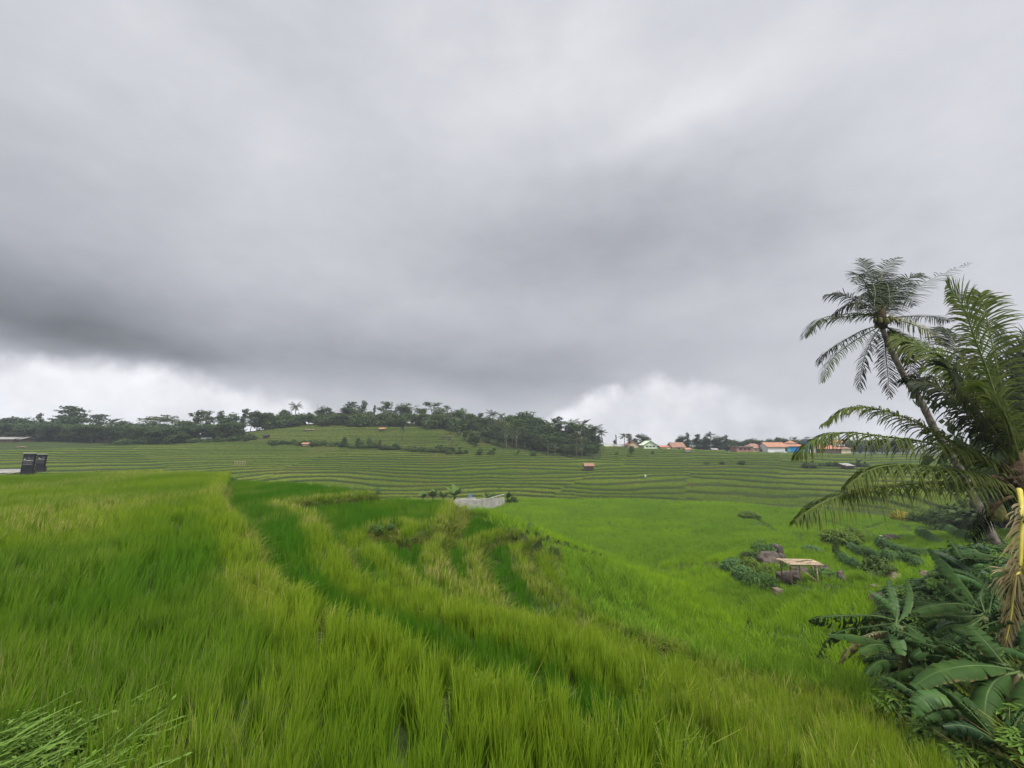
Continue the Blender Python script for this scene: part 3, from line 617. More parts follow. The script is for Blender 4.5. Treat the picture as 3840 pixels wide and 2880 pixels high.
def proto_tree(kind, mat, bark='bark'):
    """one 10 m tree of a kind as (trunk mesh, crown mesh)"""
    cl = []; R = random.uniform
    if kind == 'round':
        for k in range(20):
            a = R(0, 6.28); rr = R(.2, 1) * 2.9; z = R(2.4, 8.8); rr *= (1 - ((z - 6) / 4.2) ** 2 * .6); s = R(.9, 1.6); cl.append((rr * math.cos(a), rr * math.sin(a), z, s * 1.15, s * 1.15, s * .85))
        per, leaf, r0 = 95, .26, .26
    elif kind == 'layered':      # open crown in flat shelves
        for k in range(17):
            z = 3.6 + 6.1 * (k / 16) ** .8; a = R(0, 6.28); rr = R(.5, 1) * (2.6 - .55 * abs(z - 6.5)); s = R(.9, 1.6); cl.append((rr * math.cos(a), rr * math.sin(a), z, s * 1.25, s * 1.1, s * .30))
        per, leaf, r0 = 60, .24, .20
    elif kind == 'umbrella':     # thin flat-topped crown on a bare trunk
        for k in range(15):
            a = R(0, 6.28); rr = R(.3, 1) * 3.6; z = 8.9 - .09 * rr * rr + R(-.9, .5) - (k % 3) * .55; s = R(.9, 1.5); cl.append((rr * math.cos(a), rr * math.sin(a), z, s * 1.3, s * 1.1, s * .20))
        per, leaf, r0 = 34, .22, .15
    elif kind == 'tall':         # narrow, ragged
        for k in range(14):
            z = 2.6 + 7.0 * k / 13; a = R(0, 6.28); rr = R(.1, 1) * (1.5 - .1 * abs(z - 5)); s = R(.6, 1.15); cl.append((rr * math.cos(a), rr * math.sin(a), z, s, s, s * .8))
        per, leaf, r0 = 65, .23, .17
    elif kind == 'sparse':
        for k in range(17):
            a = R(0, 6.28); rr = R(.3, 1) * 2.9; z = R(4.4, 9.4); s = R(.6, 1.2); cl.append((rr * math.cos(a), rr * math.sin(a), z, s * 1.1, s * 1.1, s * .5))
        per, leaf, r0 = 22, .22, .19
    elif kind == 'column':       # dense conical shrub tree
        for k in range(12):
            z = .9 + 8.2 * k / 11; rr = 1.5 * (1 - (z / 11)) ** .6 * R(.1, .8); a = R(0, 6.28); s = 2.0 * (1 - z / 11.5) + .45; cl.append((rr * math.cos(a), rr * math.sin(a), z, s, s, s * .9))
        per, leaf, r0 = 75, .30, .22
    elif kind == 'bush':
        for k in range(12):
            a = R(0, 6.28); rr = R(0, 1) * 4.0; z = R(1.2, 6.5) * (1 - rr / 8); s = R(1.5, 2.6); cl.append((rr * math.cos(a), rr * math.sin(a), z, s, s, s * .8))
        per, leaf, r0 = 80, .42, .25
    V, Fq, at = crown_mb(cl, per, leaf); cm = mesh_np('crown', V, Fq, at); cm.materials.append(M[mat])
    mb = MB(); add_limbs(mb, 10, cl if kind in ('umbrella', 'sparse', 'layered') else cl[::2], r0); tm = mb.mesh('trunk', True); tm.materials.append(M[bark])
    return tm, cm
def palm_meshes(nf=17, mat='palm_far', lean=.0):
    mb = MB(); pts = [Vector((lean * 10 * (k / 8) ** 2, 0, 8.6 * k / 8 - (.3 if k == 0 else 0))) for k in range(9)]; mb.tube(pts, [.17 - .008 * k for k in range(9)], 7); tm = mb.mesh('trunk', True); tm.materials.append(M['bark'])
    c = pts[-1]; V = []; Fq = []; Rr = []
    for k in range(nf):
        a = 2 * math.pi * k / nf * 2.4 + random.uniform(-.2, .2); e = random.uniform(-.5, 1.25); L = random.uniform(2.5, 3.1); D = Vector((math.cos(a) * math.cos(e), math.sin(a) * math.cos(e), math.sin(e)))
        p = c.copy(); v = D.copy(); pr = []
        for s in range(11): pr.append((p.copy(), v.copy())); p = p + v * L / 10; v = (v + Vector((0, 0, -.13))).normalized()
        rv = random.random()
        for s, (p, v) in enumerate(pr):
            B = v.cross(UP); B = B.normalized() if B.length > 1e-3 else Vector((1, 0, 0))
            for sd in (-1, 1):
                for h in range(2):
                    q = p + v * (L / 10) * h * .5; l = .75 * math.sin(math.pi * min(1, .12 + .85 * (s + h * .5) / 11)); dd = (B * sd * .7 + v * .45 - UP * .55).normalized(); b = len(V); w = v * .055
                    V += [q - w, q + w, q + dd * l + w * .4, q + dd * l - w * .4]; Fq.append((b, b + 1, b + 2, b + 3)); Rr += [rv] * 4
            if s < 10:
                b = len(V); w = B * .03; n = pr[s + 1][0]; V += [p - w, p + w, n + w, n - w]; Fq.append((b, b + 1, b + 2, b + 3)); Rr += [rv] * 4
    cm = mesh_np('crown', V, Fq, {'t': [.5] * len(V), 'r': Rr}); cm.materials.append(M[mat]); return tm, cm
def banana_meshes(nl=8, mat='crown_light'):
    mb = MB(); mb.tube([(0, 0, -.3), (0.1, 0, 2), (.05, .1, 3.6)], [.5, .4, .3], 7); tm = mb.mesh('trunk', True); tm.materials.append(M['banana_stem'])
    V = []; Fq = []; Rr = []
    for k in range(nl):
        a = 2.4 * k + random.uniform(-.3, .3); e = random.uniform(.8, 1.4); p = Vector((0, 0, 3.2)); v = Vector((math.cos(a) * math.cos(e), math.sin(a) * math.cos(e), math.sin(e))); L = random.uniform(4.5, 6); rv = random.random(); prev = None
        for s in range(9):
            B = v.cross(UP).normalized(); t = s / 8; w = .95 * math.sin(math.pi * min(1, t * .93 + .03)) ** .6 if s > 1 else .12; row = [p + B * w - UP * w * .3, p.copy(), p - B * w - UP * w * .3]; b = len(V); V += row; Rr += [rv] * 3
            if prev is not None: Fq += [(prev, prev + 1, b + 1, b), (prev + 1, prev + 2, b + 2, b + 1)]
            prev = b; p = p + v * L / 8; v = (v - UP * .15).normalized()
    cm = mesh_np('crown', V, Fq, {'t': [.5] * len(V), 'r': Rr}); cm.materials.append(M[mat]); return tm, cm
for kind, mats in (('round', ('crown_dark', 'crown_mid', 'crown_olive', 'crown_light')), ('layered', ('crown_dark', 'crown_mid')), ('umbrella', ('crown_olive', 'crown_dark')), ('tall', ('crown_dark', 'crown_mid', 'crown_olive')),
                   ('sparse', ('crown_mid', 'crown_olive')), ('column', ('crown_mid', 'crown_olive')), ('bush', ('crown_mid', 'crown_light'))):
    for m_ in mats:
        for q in range(2): PROTO.setdefault((kind, m_), []).append(proto_tree(kind, m_, 'bark_pale' if kind in ('sparse', 'umbrella') else 'bark'))
for q in range(3): PROTO.setdefault(('palm', 'palm_far'), []).append(palm_meshes(15 + q, lean=.04 * q))
for q in range(3): PROTO.setdefault(('banana', 'crown_light'), []).append(banana_meshes(7 + q))
PROTO[('banana', 'palm_far')] = [banana_meshes(7, 'palm_far')]
NAMES = {'round': ('broadleaf_tree', 'tree'), 'layered': ('layered_tree', 'tree'), 'umbrella': ('umbrella_tree', 'tree'), 'tall': ('tall_tree', 'tree'), 'sparse': ('sparse_tree', 'tree'), 'column': ('conical_tree', 'tree'),
         'bush': ('shrub', 'shrub'), 'palm': ('palm_tree', 'palm tree'), 'banana': ('banana_plant', 'banana plant')}
_seq = {}
def tree(kind, mat, loc, height, label, group=None, width=1.0, cat=None):
    ms = PROTO.setdefault((kind, mat), []) or PROTO[(kind, mat)]
    if not ms: ms += [proto_tree(kind, mat) for _ in range(2)]
    _seq[(kind, mat)] = k = _seq.get((kind, mat), -1) + 1; tm, cm = ms[k % len(ms)]
    nm, ct = NAMES[kind]; t = thing(nm, label, cat or ct, loc, random.uniform(0, 6.28), group); s = height / (10.0 if kind not in ('palm', 'banana', 'bush') else (10.6 if kind == 'palm' else (8.0 if kind == 'banana' else 7.6)))
    t.scale = (s * width, s * width, s); obj('trunk', tm, None, t); obj('crown', cm, None, t); return t
def far_tree(kind, mat, u, vt, Y, label, group=None, width=1.0, sink=0.0):
    p = at_u(u, Y); h = max(1.0, z_top(vt, p) - p.z + sink); return tree(kind, mat, p - Vector((0, 0, sink)), h, label, group, width)
Z1 = lambda x, y: (x / 2.212, 1440 + y / 2.212)
Z2 = lambda x, y: (1000 + x / 2.212, 1440 + y / 2.212)
Z3 = lambda x, y: (1700 + x / 2.765, 1480 + y / 2.765)
Z4 = lambda x, y: (2300 + x / 2.212, 1560 + y / 2.212)
LEFT = [  # left ridge, skyline
    ('round', 'crown_dark', 30, 262, 160, 1.5, 'broad dark tree at the very left end of the ridge'), ('round', 'crown_dark', 165, 275, 162, 1.4, 'round dark tree second from the left end of the ridge'),
    ('tall', 'crown_dark', 300, 248, 166, .8, 'narrow pointed tree rising above the left ridge, left of the big layered tree'), ('round', 'crown_dark', 395, 290, 160, 1.5, 'round dark tree touching the left side of the big layered tree'),
    ('layered', 'crown_dark', 575, 186, 166, 1.35, 'tallest layered tree on the left ridge, crown in flat shelves'), ('round', 'crown_dark', 560, 260, 160, 1.3, 'dense dark tree filling in below the tallest layered tree'),
    ('round', 'crown_mid', 720, 335, 158, 1.0, 'low tree in the dip right of the tallest layered tree'), ('layered', 'crown_dark', 790, 250, 164, 1.1, 'shaggy spreading tree between the tallest layered tree and the short palm'),
    ('palm', 'palm_far', 905, 278, 160, 1.5, 'short palm with a drooping crown on the left ridge'), ('round', 'crown_dark', 1000, 296, 162, 1.3, 'round dark tree just right of the short ridge palm'),
    ('round', 'crown_mid', 1095, 318, 160, 1.3, 'lower rounded tree left of the two thin umbrella trees'), ('umbrella', 'crown_olive', 1255, 242, 168, 1.2, 'left one of the two thin umbrella trees with see-through flat tops'),
    ('umbrella', 'crown_olive', 1350, 244, 172, 1.1, 'right one of the two thin umbrella trees with see-through flat tops'), ('sparse', 'crown_olive', 1432, 258, 170, 1.0, 'light open tree right of the two umbrella trees'),
    ('round', 'crown_dark', 1200, 300, 160, 1.2, 'dark bushy tree standing in front of the umbrella trees'), ('round', 'crown_dark', 1330, 320, 160, 1.2, 'low dark tree beneath the right umbrella tree'),
    ('round', 'crown_mid', 1520, 300, 160, 1.2, 'rounded mid green tree between the open tree and the ragged tall tree'), ('tall', 'crown_mid', 1620, 222, 168, 1.3, 'ragged tall tree where the left ridge starts to climb'),
    ('layered', 'crown_mid', 1695, 224, 170, .8, 'slim layered tree beside the ragged tall tree'), ('umbrella', 'crown_olive', 1760, 236, 170, .7, 'small umbrella tree with a bare leaning trunk on the climbing ridge'),
    ('tall', 'crown_dark', 1820, 230, 168, .9, 'dark narrow tree right of the small umbrella tree'), ('round', 'crown_dark', 1890, 240, 168, 1.0, 'pointed dark tree left of the small house roof on the ridge'),
    ('round', 'crown_mid', 1950, 295, 172, .9, 'low tree right behind the small house roof on the ridge'), ('tall', 'crown_dark', 2010, 208, 174, 1.0, 'tall loose tree just right of the small house roof'),
    ('layered', 'crown_dark', 2075, 232, 174, 1.0, 'layered tree in the middle of the climbing ridge trees'), ('round', 'crown_dark', 2130, 214, 176, .9, 'full crowned tree near the foot of the central hill wood'),
    ('round', 'crown_mid', 2195, 232, 176, .9, 'rounded tree where the climbing ridge reaches the central hill')]
MID = [
    ('round', 'crown_dark', 15, 240, 180, .9, 'dark tree at the left start of the central hill top'), ('round', 'crown_mid', 70, 262, 180, .9, 'low round tree left of the lone tall palm'), ('round', 'crown_dark', 145, 205, 184, 1.1, 'spreading dark tree directly behind the lone tall palm'),
    ('palm', 'palm_far', 230, 148, 186, 1.2, 'lone tall palm standing above the hill top trees'), ('round', 'crown_dark', 290, 240, 182, .9, 'dark tree right of the lone tall palm'), ('round', 'crown_dark', 350, 230, 182, .9, 'low dark tree beside the thin bare pole'),
    ('round', 'crown_dark', 465, 186, 184, 1.2, 'big rounded dark tree left of the grey hill top roof'), ('round', 'crown_dark', 530, 215, 182, .9, 'dark tree in front of the grey hill top roof'), ('round', 'crown_mid', 650, 190, 186, 1.0, 'tree on the right of the grey hill top roof'),
    ('layered', 'crown_dark', 695, 148, 184, 1.1, 'tall shelf-crowned tree right of the grey roof'), ('tall', 'crown_dark', 790, 144, 184, .9, 'dense upright column of a tree on the hill top'), ('round', 'crown_mid', 745, 190, 182, 1.0, 'full tree between the shelf-crowned tree and the upright column tree'),
    ('round', 'crown_mid', 850, 222, 182, .8, 'light green low tree in the gap of the hill top skyline'), ('tall', 'crown_olive', 885, 178, 188, .5, 'very thin tree standing in the gap of the hill top skyline'), ('layered', 'crown_mid', 980, 148, 184, 1.1, 'open shelved tree right of the skyline gap'),
    ('round', 'crown_mid', 1045, 205, 182, .9, 'rounded tree in front of the open shelved tree'), ('round', 'crown_dark', 1135, 165, 182, 1.1, 'dark full crown over the middle of the hill top'), ('sparse', 'crown_olive', 1195, 143, 186, .9, 'bare branched see-through tree on the hill top'),
    ('round', 'crown_mid', 1285, 200, 182, 1.0, 'rounded tree left of the emergent umbrella tree'), ('umbrella', 'crown_dark', 1362, 116, 184, .85, 'highest tree of the hill, flat umbrella crown on a bare trunk'), ('round', 'crown_mid', 1430, 185, 180, 1.1, 'tree crown below the highest umbrella tree'),
    ('sparse', 'crown_mid', 1495, 168, 182, 1.2, 'airy tree right of the highest umbrella tree'), ('round', 'crown_olive', 1555, 208, 178, 1.1, 'olive crowned tree on the falling right shoulder of the hill'), ('round', 'crown_light', 1622, 200, 180, .8, 'pale green treetop on the right shoulder of the hill'),
    ('round', 'crown_mid', 1690, 240, 176, 1.1, 'tree beside the pale green treetop'), ('layered', 'crown_dark', 1772, 240, 176, .8, 'dark shelved tree on the right shoulder of the hill'), ('palm', 'palm_far', 1885, 220, 176, 1.3, 'leftmost of the three palms poking out of the wood'),
    ('palm', 'palm_far', 1945, 233, 176, 1.1, 'middle one of the three palms poking out of the wood'), ('palm', 'palm_far', 1990, 248, 176, 1.1, 'rightmost of the three palms poking out of the wood'), ('round', 'crown_mid', 1830, 268, 174, 1.1, 'tree left of the three palms poking out of the wood')]
WOOD = [
    ('round', 'crown_mid', 650, 205, 170, 1.2, 'broad tree behind the wood, left of its highest crown'), ('layered', 'crown_mid', 745, 180, 168, 1.3, 'highest spreading crown of the dark wood'), ('round', 'crown_dark', 835, 214, 168, 1.0, 'dark crown just right of the highest crown of the wood'),
    ('layered', 'crown_dark', 925, 262, 166, 1.0, 'shelved crown in the dip of the wood skyline'), ('tall', 'crown_dark', 1080, 238, 164, 1.3, 'pointed leafy tree rising right of the dip in the wood'), ('round', 'crown_mid', 1005, 268, 164, 1.1, 'rounded crown left of the pointed leafy tree'),
    ('palm', 'palm_far', 1180, 250, 164, 1.8, 'bushy palm inside the wood, left of the tall slim palm'), ('round', 'crown_mid', 1250, 290, 162, 1.1, 'tree crown sloping down to the right end of the wood'), ('palm', 'palm_far', 1347, 248, 166, 1.2, 'tall slim palm standing highest at the right end of the wood'),
    ('round', 'crown_dark', 1405, 312, 162, .9, 'dark crown between the palms at the right end of the wood'), ('palm', 'palm_far', 1490, 308, 162, 1.9, 'thick crowned palm between two slim palms'), ('palm', 'palm_far', 1560, 348, 164, 1.3, 'last palm at the right edge of the wood'),
    ('round', 'crown_olive', 1310, 345, 158, 1.0, 'olive crown below the tall slim palm')]
RIGHT = [
    ('palm', 'palm_far', 96, 140, 176, 1.6, 'palm on the open slope between the wood and the village'), ('layered', 'crown_olive', 135, 146, 184, .8, 'light tree right behind the open slope palm'), ('round', 'crown_dark', 180, 180, 190, 1.0, 'small dark tree left of the round village tree'),
    ('round', 'crown_dark', 243, 147, 190, 1.3, 'big round dark tree behind the pale green house'), ('sparse', 'crown_olive', 308, 184, 190, .8, 'thin low tree right of the big round village tree'), ('round', 'crown_dark', 12, 196, 190, .8, 'low dark bushy tree right after the end of the wood'),
    ('round', 'crown_dark', 575, 160, 192, 1.1, 'dark tree right behind the long red roofed house'), ('tall', 'crown_dark', 624, 142, 192, .7, 'narrow spiky tree in the dark group by the red roofed house'), ('tall', 'crown_dark', 700, 152, 192, 1.2, 'full upright dark tree left of the village palm'),
    ('round', 'crown_dark', 765, 168, 192, 1.0, 'rounded dark tree just left of the village palm'), ('palm', 'palm_far', 818, 130, 188, 1.3, 'single palm above the dark village trees'), ('round', 'crown_dark', 880, 164, 192, 1.2, 'wide dark tree right of the single village palm'),
    ('tall', 'crown_dark', 948, 162, 192, .9, 'upright dark tree at the right of the dark village group'), ('round', 'crown_mid', 1000, 206, 190, .9, 'low tree left of the brown flat roofed house'), ('round', 'crown_dark', 1060, 208, 192, .9, 'low dark tree behind the brown flat roofed house'),
    ('round', 'crown_mid', 1140, 190, 194, 1.0, 'tree rising behind the dull red hip roof'), ('round', 'crown_dark', 1290, 188, 196, 1.2, 'dark tree behind the white house with orange roof'), ('round', 'crown_dark', 1380, 170, 196, 1.0, 'rounded tree between the white and the blue house'),
    ('round', 'crown_dark', 1440, 182, 196, .9, 'dark tree behind the peak of the blue house'), ('sparse', 'crown_olive', 1545, 163, 196, 1.4, 'wide see-through tree right of the blue house'), ('sparse', 'crown_olive', 1630, 170, 198, 1.2, 'open branched tree above the blue tarpaulin roof'),
    ('round', 'crown_dark', 1700, 205, 192, .8, 'dark tree left of the wooden house with red roof'), ('round', 'crown_dark', 1960, 200, 186, 1.0, 'dark tree right of the two storey house'), ('round', 'crown_dark', 2045, 192, 186, 1.2, 'round dark tree behind the palm fronds, beyond the two storey house'),
    ('round', 'crown_dark', 2130, 198, 184, 1.1, 'dark tree further along the right ridge behind the fronds'), ('round', 'crown_mid', 2230, 185, 182, 1.2, 'tree on the right ridge near the near palm'), ('round', 'crown_dark', 2330, 190, 180, 1.3, 'tree on the right ridge hidden among near palm fronds'),
    ('round', 'crown_mid', 2440, 180, 178, 1.3, 'tree on the right ridge behind the thick palm crown')]
for table, Z in ((LEFT, Z1), (MID, Z2), (WOOD, Z3), (RIGHT, Z4)):
    for kind, mat, x, y, Y, w, lab in table: u, v = Z(x, y); far_tree(kind, mat, u, v, Y, lab, None, w)
# the wood on the flank of the central hill: look-alike trees, front rank first
G_W = 'trees crowded in the wood on the hill flank'
k = 0
for row, (Y0, dz, n) in enumerate(((147, 0, 15), (152, 0, 17), (158, 0, 16), (165, 0, 14))):
    for i in range(n):
        x = 200 + row * 10 + i * (1320 / n) + random.uniform(-25, 25); u = 1700 + x / 2.765; Y = Y0 + 9 * (1 - i / n) + random.uniform(-2, 2); p = at_u(u, Y)
        skyline = np.interp(x, [200, 480, 740, 1000, 1300, 1560], [1556, 1560, 1552, 1580, 1612, 1640]); vt = skyline + (3 - row) * np.interp(x, [200, 1500], [17, 24]) + random.uniform(-4, 9)
        kind = random.choice(['round', 'round', 'tall', 'layered', 'sparse'] if row < 2 else ['round', 'round', 'layered']); mat = {'round': random.choice(['crown_dark', 'crown_mid', 'crown_olive']), 'tall': 'crown_dark', 'layered': random.choice(['crown_mid', 'crown_dark']), 'sparse': 'crown_mid'}[kind]
        h = max(5, z_top(vt, p) - p.z); tree(kind, mat, p, h, 'one of the dark trees crowded in the wood on the hill flank', G_W, 1.25 if h < 9 else 1.0)
G_H = 'low trees along the top of the central hill terraces'
for i in range(34):
    x = 10 + i * 54 + random.uniform(-20, 20); u = 1000 + x / 2.212; Y = 178 - max(0, (x - 1250)) * .018; p = at_u(u, Y); vt = 1440 + np.interp(x, [0, 600, 1400, 1700, 1850], [250, 245, 240, 300, 340]) / 2.212
    tree(random.choice(['round', 'bush']), 'crown_mid', p, max(2.5, z_top(vt, p) - p.z), 'one of the low leafy trees edging the top of the central terraces', G_H, 1.2)
G_L = 'dark trees filling the foot of the left ridge'
for i in range(34):
    x = -20 + i * 60 + random.uniform(-20, 20); u = x / 2.212; Y = 153 + random.uniform(-2, 3) + (5 if x > 1500 else 0); p = at_u(u, Y)
    vt = 1440 + np.interp(x, [0, 600, 1100, 1700, 2200], [318, 325, 350, 335, 285]) / 2.212; tree('round', random.choice(['crown_dark', 'crown_mid']), p, max(3, z_top(vt, p) - p.z), 'one of the dark trees filling the foot of the left ridge', G_L, 1.7)
for i in range(22):
    x = i * 52 + random.uniform(-15, 15); p = at_u(x / 2.212, 156); tree('bush', 'crown_mid', p, random.uniform(2.6, 4.2), 'one of the dark bushes closing the gaps under the left ridge trees', 'dark bushes under the left ridge trees', 1.6)
G_S = 'leafy shrubs along the foot of the left ridge'
for i in range(13):
    x = 1010 + i * 88 + random.uniform(-20, 20); p = at_u(x / 2.212, 150 + .006 * (x - 1000)); tree('bush', 'crown_light' if i % 3 else 'crown_mid', p, random.uniform(1.8, 3.4), 'one of the bright leafy shrubs under the left ridge trees', G_S, 1.4)
G_R = 'dark trees filling gaps behind the village'
for i in range(26):
    x = 560 + i * 74 + random.uniform(-20, 20); p = at_u(2300 + x / 2.212, 196); vt = 1560 + random.uniform(182, 215) / 2.212; tree('round', 'crown_dark', p, max(3, z_top(vt, p) - p.z), 'one of the low dark trees filling gaps behind the village', G_R, 1.5)
G_C = 'small bushes in the hedge line across the central terraces'
for i in range(46):
    x = 30 + i * 36 + random.uniform(-12, 12); p = hit(*Z2(x, np.interp(x, [0, 640, 1100, 1700], [500, 522, 552, 585]) + random.uniform(-6, 4)), 60); tree('bush', random.choice(['crown_mid', 'crown_mid', 'crown_light']), p, random.uniform(.9, 2.2), 'one of the small bushes in the hedge line across the central terraces', G_C, 1.5)
# shrubs, bananas and single trees on the central terraces
G_B = 'banana plants and bushes in the hedge across the central terraces'
def put(kind, mat, Z, x, yb, yt, label, group=None, w=1.0):
    u, v = Z(x, yb); p = hit(u, v, 60); h = max(.8, z_top(Z(x, yt)[1], p) - p.z); return tree(kind, mat, p, h, label, group, w)
for x, yb, yt, lab in ((640, 522, 442, 'leftmost of four cone shaped dark trees in the hedge across the terraces'), (755, 530, 445, 'second from left of four cone shaped dark trees in the terrace hedge'), (848, 532, 448, 'third from left of four cone shaped dark trees in the terrace hedge'), (938, 540, 460, 'rightmost and slimmest of four cone shaped dark trees in the terrace hedge')):
    put('column', 'crown_mid' if x < 900 else 'crown_olive', Z2, x, yb, yt, lab, None, 1.5 if x < 900 else 1.0)
for x, yb, yt in ((215, 503, 455), (400, 515, 462), (440, 515, 480), (585, 518, 478), (120, 495, 465), (1075, 548, 495), (1290, 555, 515), (1440, 570, 505), (1480, 570, 512), (1770, 590, 535), (1860, 592, 545), (1010, 545, 510)):
    put('bush', 'crown_mid', Z2, x, yb, yt, 'one of the round bushes in the hedge across the central terraces', 'round bushes in the hedge across the central terraces', 1.2)
for x, yb, yt in ((290, 508, 470), (360, 512, 455), (690, 528, 495), (800, 530, 470), (880, 535, 490), (1060, 545, 490), (1185, 550, 510), (1280, 555, 512), (1405, 565, 500), (1510, 570, 525), (1600, 575, 500), (1885, 590, 520), (20, 492, 455)):
    put('banana', 'crown_light', Z2, x, yb, yt, 'one of the small banana plants in the hedge across the central terraces', 'banana plants in the hedge across the central terraces')
for x, yb, yt in ((870, 345, 300), (930, 350, 310), (990, 350, 312), (200, 330, 288), (640, 340, 312)):
    put('banana', 'crown_light', Z2, x, yb, yt, 'one of the banana plants at the upper edge of the central terraces', 'banana plants at the upper edge of the central terraces', 1.2)
put('palm', 'palm_far', Z2, 1122, 552, 325, 'lone slender young palm standing in the terraces with an upright dark crown', None, .55)
put('sparse', 'crown_olive', Z2, 1500, 560, 390, 'airy light tree in the hedge below the wood')
put('palm', 'palm_far', Z2, 1600, 520, 395, 'short palm in front of the left edge of the wood')
for x, yb, yt in ((1540, 420, 360), (1590, 440, 370), (1645, 470, 385), (1700, 500, 405), (1740, 520, 420)):
    put('round', 'crown_mid', Z2, x, yb, yt, 'one of the small round trees along the left edge of the wood', 'small trees along the left edge of the wood')
for x, yb, yt in ((670, 640, 560), (400, 600, 545), (1190, 660, 560), (1290, 665, 570)):
    put('banana' if x < 1000 else 'palm', 'crown_light' if x < 1000 else 'palm_far', Z3, x, yb, yt, 'one of the banana plants at the front foot of the wood' if x < 1000 else 'one of the two short palms at the front foot of the wood', 'plants at the front foot of the wood' if x < 1000 else 'short palms at the front foot of the wood', 1.0)
put('palm', 'palm_far', Z3, 1142, 668, 530, 'wide short palm leaning out of the front of the wood', None, 1.3)
put('bush', 'crown_light', Z3, 830, 640, 575, 'light green bush at the foot of the wood')
put('layered', 'palm_far' if False else 'crown_dark', Z3, 1850, 645, 530, 'dark untidy tree hung with creepers on the open slope right of the wood', None, 1.1)
put('bush', 'crown_mid', Z3, 1702, 620, 590, 'small dark bush on the open slope right of the wood')
put('bush', 'crown_mid', Z4, 330, 318, 292, 'dark low bush right of the untidy tree'); put('banana', 'crown_light', Z4, 420, 305, 288, 'small pale banana plant on the upper right terraces')
put('bush', 'crown_light', Z4, 1065, 400, 348, 'pale bush in the middle of the right terraces'); put('bush', 'crown_mid', Z4, 900, 398, 372, 'low bush left of the pale bush on the right terraces', None, 1.5); put('bush', 'crown_light', Z4, 770, 400, 382, 'low scrub on the bank below the village', None, 2.0)
for x, yb, yt in ((1655, 410, 365), (1800, 415, 368), (2040, 415, 350), (1880, 415, 385), (2090, 420, 375)): put('banana', 'crown_light', Z4, x, yb, yt, 'one of the banana plants on the upper right bank behind the frond tips', 'banana plants on the upper right bank', 1.3)
for i in range(9): put('bush', 'crown_mid', Z4, 1600 + i * 62, 425, 385 + random.uniform(-6, 10), 'one of the scrubby bushes on the upper right bank', 'scrubby bushes on the upper right bank', 1.6)
# beside the concrete channel
Z8 = lambda x, y: (1000 + x / 1.843, 1740 + y / 1.843)
for x, y, yt, lab in ((1080, 236, 190, 'smallest banana plant at the left of the row by the concrete channel'), (1150, 240, 172, 'second banana plant from the left behind the concrete channel'), (1218, 248, 176, 'third banana plant from the left behind the concrete channel'), (1300, 246, 150, 'tallest banana plant standing behind the concrete channel'),
                      (1530, 232, 192, 'withered pale banana plant behind the middle of the channel wall'), (1665, 240, 184, 'banana plant at the right end of the channel wall')):
    p = at_u(Z8(x, y)[0], 84); tree('banana', 'crown_light', p, max(1.5, z_top(Z8(x, yt)[1], p) - p.z), lab, None, 1.35)
p = at_u(Z8(1700, 0)[0], 84.5); tree('bush', 'crown_mid', p, 1.6, 'dark bush at the right end of the channel wall', None, 1.1)

# ------------------------------------------------------------------ houses
def gable(mb, w, d, z0, h, over=.5):     # ridge runs along x
    x = w / 2 + over; y = d / 2 + over; t = .12
    for s in (-1, 1):
        a = [(-x, s * y, z0 - over * h / (d / 2)), (x, s * y, z0 - over * h / (d / 2)), (x, 0, z0 + h), (-x, 0, z0 + h)]
        mb.add(a + [(p[0], p[1], p[2] + t) for p in a], [(0, 1, 2, 3), (7, 6, 5, 4), (0, 4, 5, 1), (1, 5, 6, 2), (2, 6, 7, 3), (3, 7, 4, 0)])
def hip(mb, w, d, z0, h, over=.6, rl=.35):
    x = w / 2 + over; y = d / 2 + over; r = w / 2 * rl
    mb.add([(-x, -y, z0), (x, -y, z0), (x, y, z0), (-x, y, z0), (-r, 0, z0 + h), (r, 0, z0 + h)], [(0, 1, 5, 4), (1, 2, 5), (2, 3, 4, 5), (3, 0, 4), (3, 2, 1, 0)])
def house(u, Y, w, h, wall, roof, rmat, label, rh=1.6, d=6, rz=0, name='house', wins=2, door=False, base=None, extra=None, winmat='dark', sink=.2):
    p = at_u(u, Y); t = thing(name, label, 'house' if name == 'house' else name.replace('_', ' '), p, rz)
    mb = MB(); mb.box((0, 0, h / 2 - sink / 2), (w, d, h + sink)); 
    if roof == 'gable': 
        mb.add([(-w / 2, -d / 2, h), (-w / 2, d / 2, h), (-w / 2, 0, h + rh), (w / 2, -d / 2, h), (w / 2, d / 2, h), (w / 2, 0, h + rh)], [(0, 2, 1), (3, 4, 5)])
    if roof == 'front': # gable end to the viewer
        mb.add([(-w / 2, -d / 2, h), (w / 2, -d / 2, h), (0, -d / 2, h + rh), (-w / 2, d / 2, h), (w / 2, d / 2, h), (0, d / 2, h + rh)], [(0, 1, 2), (3, 5, 4)])
    mb.build('wall', M[wall], t)
    rb = MB()
    if roof == 'gable': gable(rb, w, d, h, rh)
    elif roof == 'front':
        g0 = MB(); gable(g0, d, w, h, rh); rb.add([(v[1], v[0], v[2]) for v in g0.v], [tuple(reversed(f)) for f in g0.f])
    elif roof == 'hip': hip(rb, w, d, h, rh)
    elif roof == 'flat': rb.box((0, 0, h + .1), (w + .8, d + .8, .2))
    rb.build('roof', M[rmat], t)
    if base: b = MB(); b.box((0, -d / 2 - .05, .35), (w + .2, .16, .7)); b.build('plinth', M[base], t)
    for k in range(wins):
        x = (k + 1) * w / (wins + 1) - w / 2; b = MB(); b.box((x, -d / 2 - .03, h * .55), (w * .12 + .3, .1, h * .34)); b.build('window', M[winmat], t)
    if door: b = MB(); b.box((w * .02, -d / 2 - .04, h * .36), (.9, .12, h * .72)); b.build('door', M['plank'], t)
    if extra: extra(t, w, d, h)
    return t
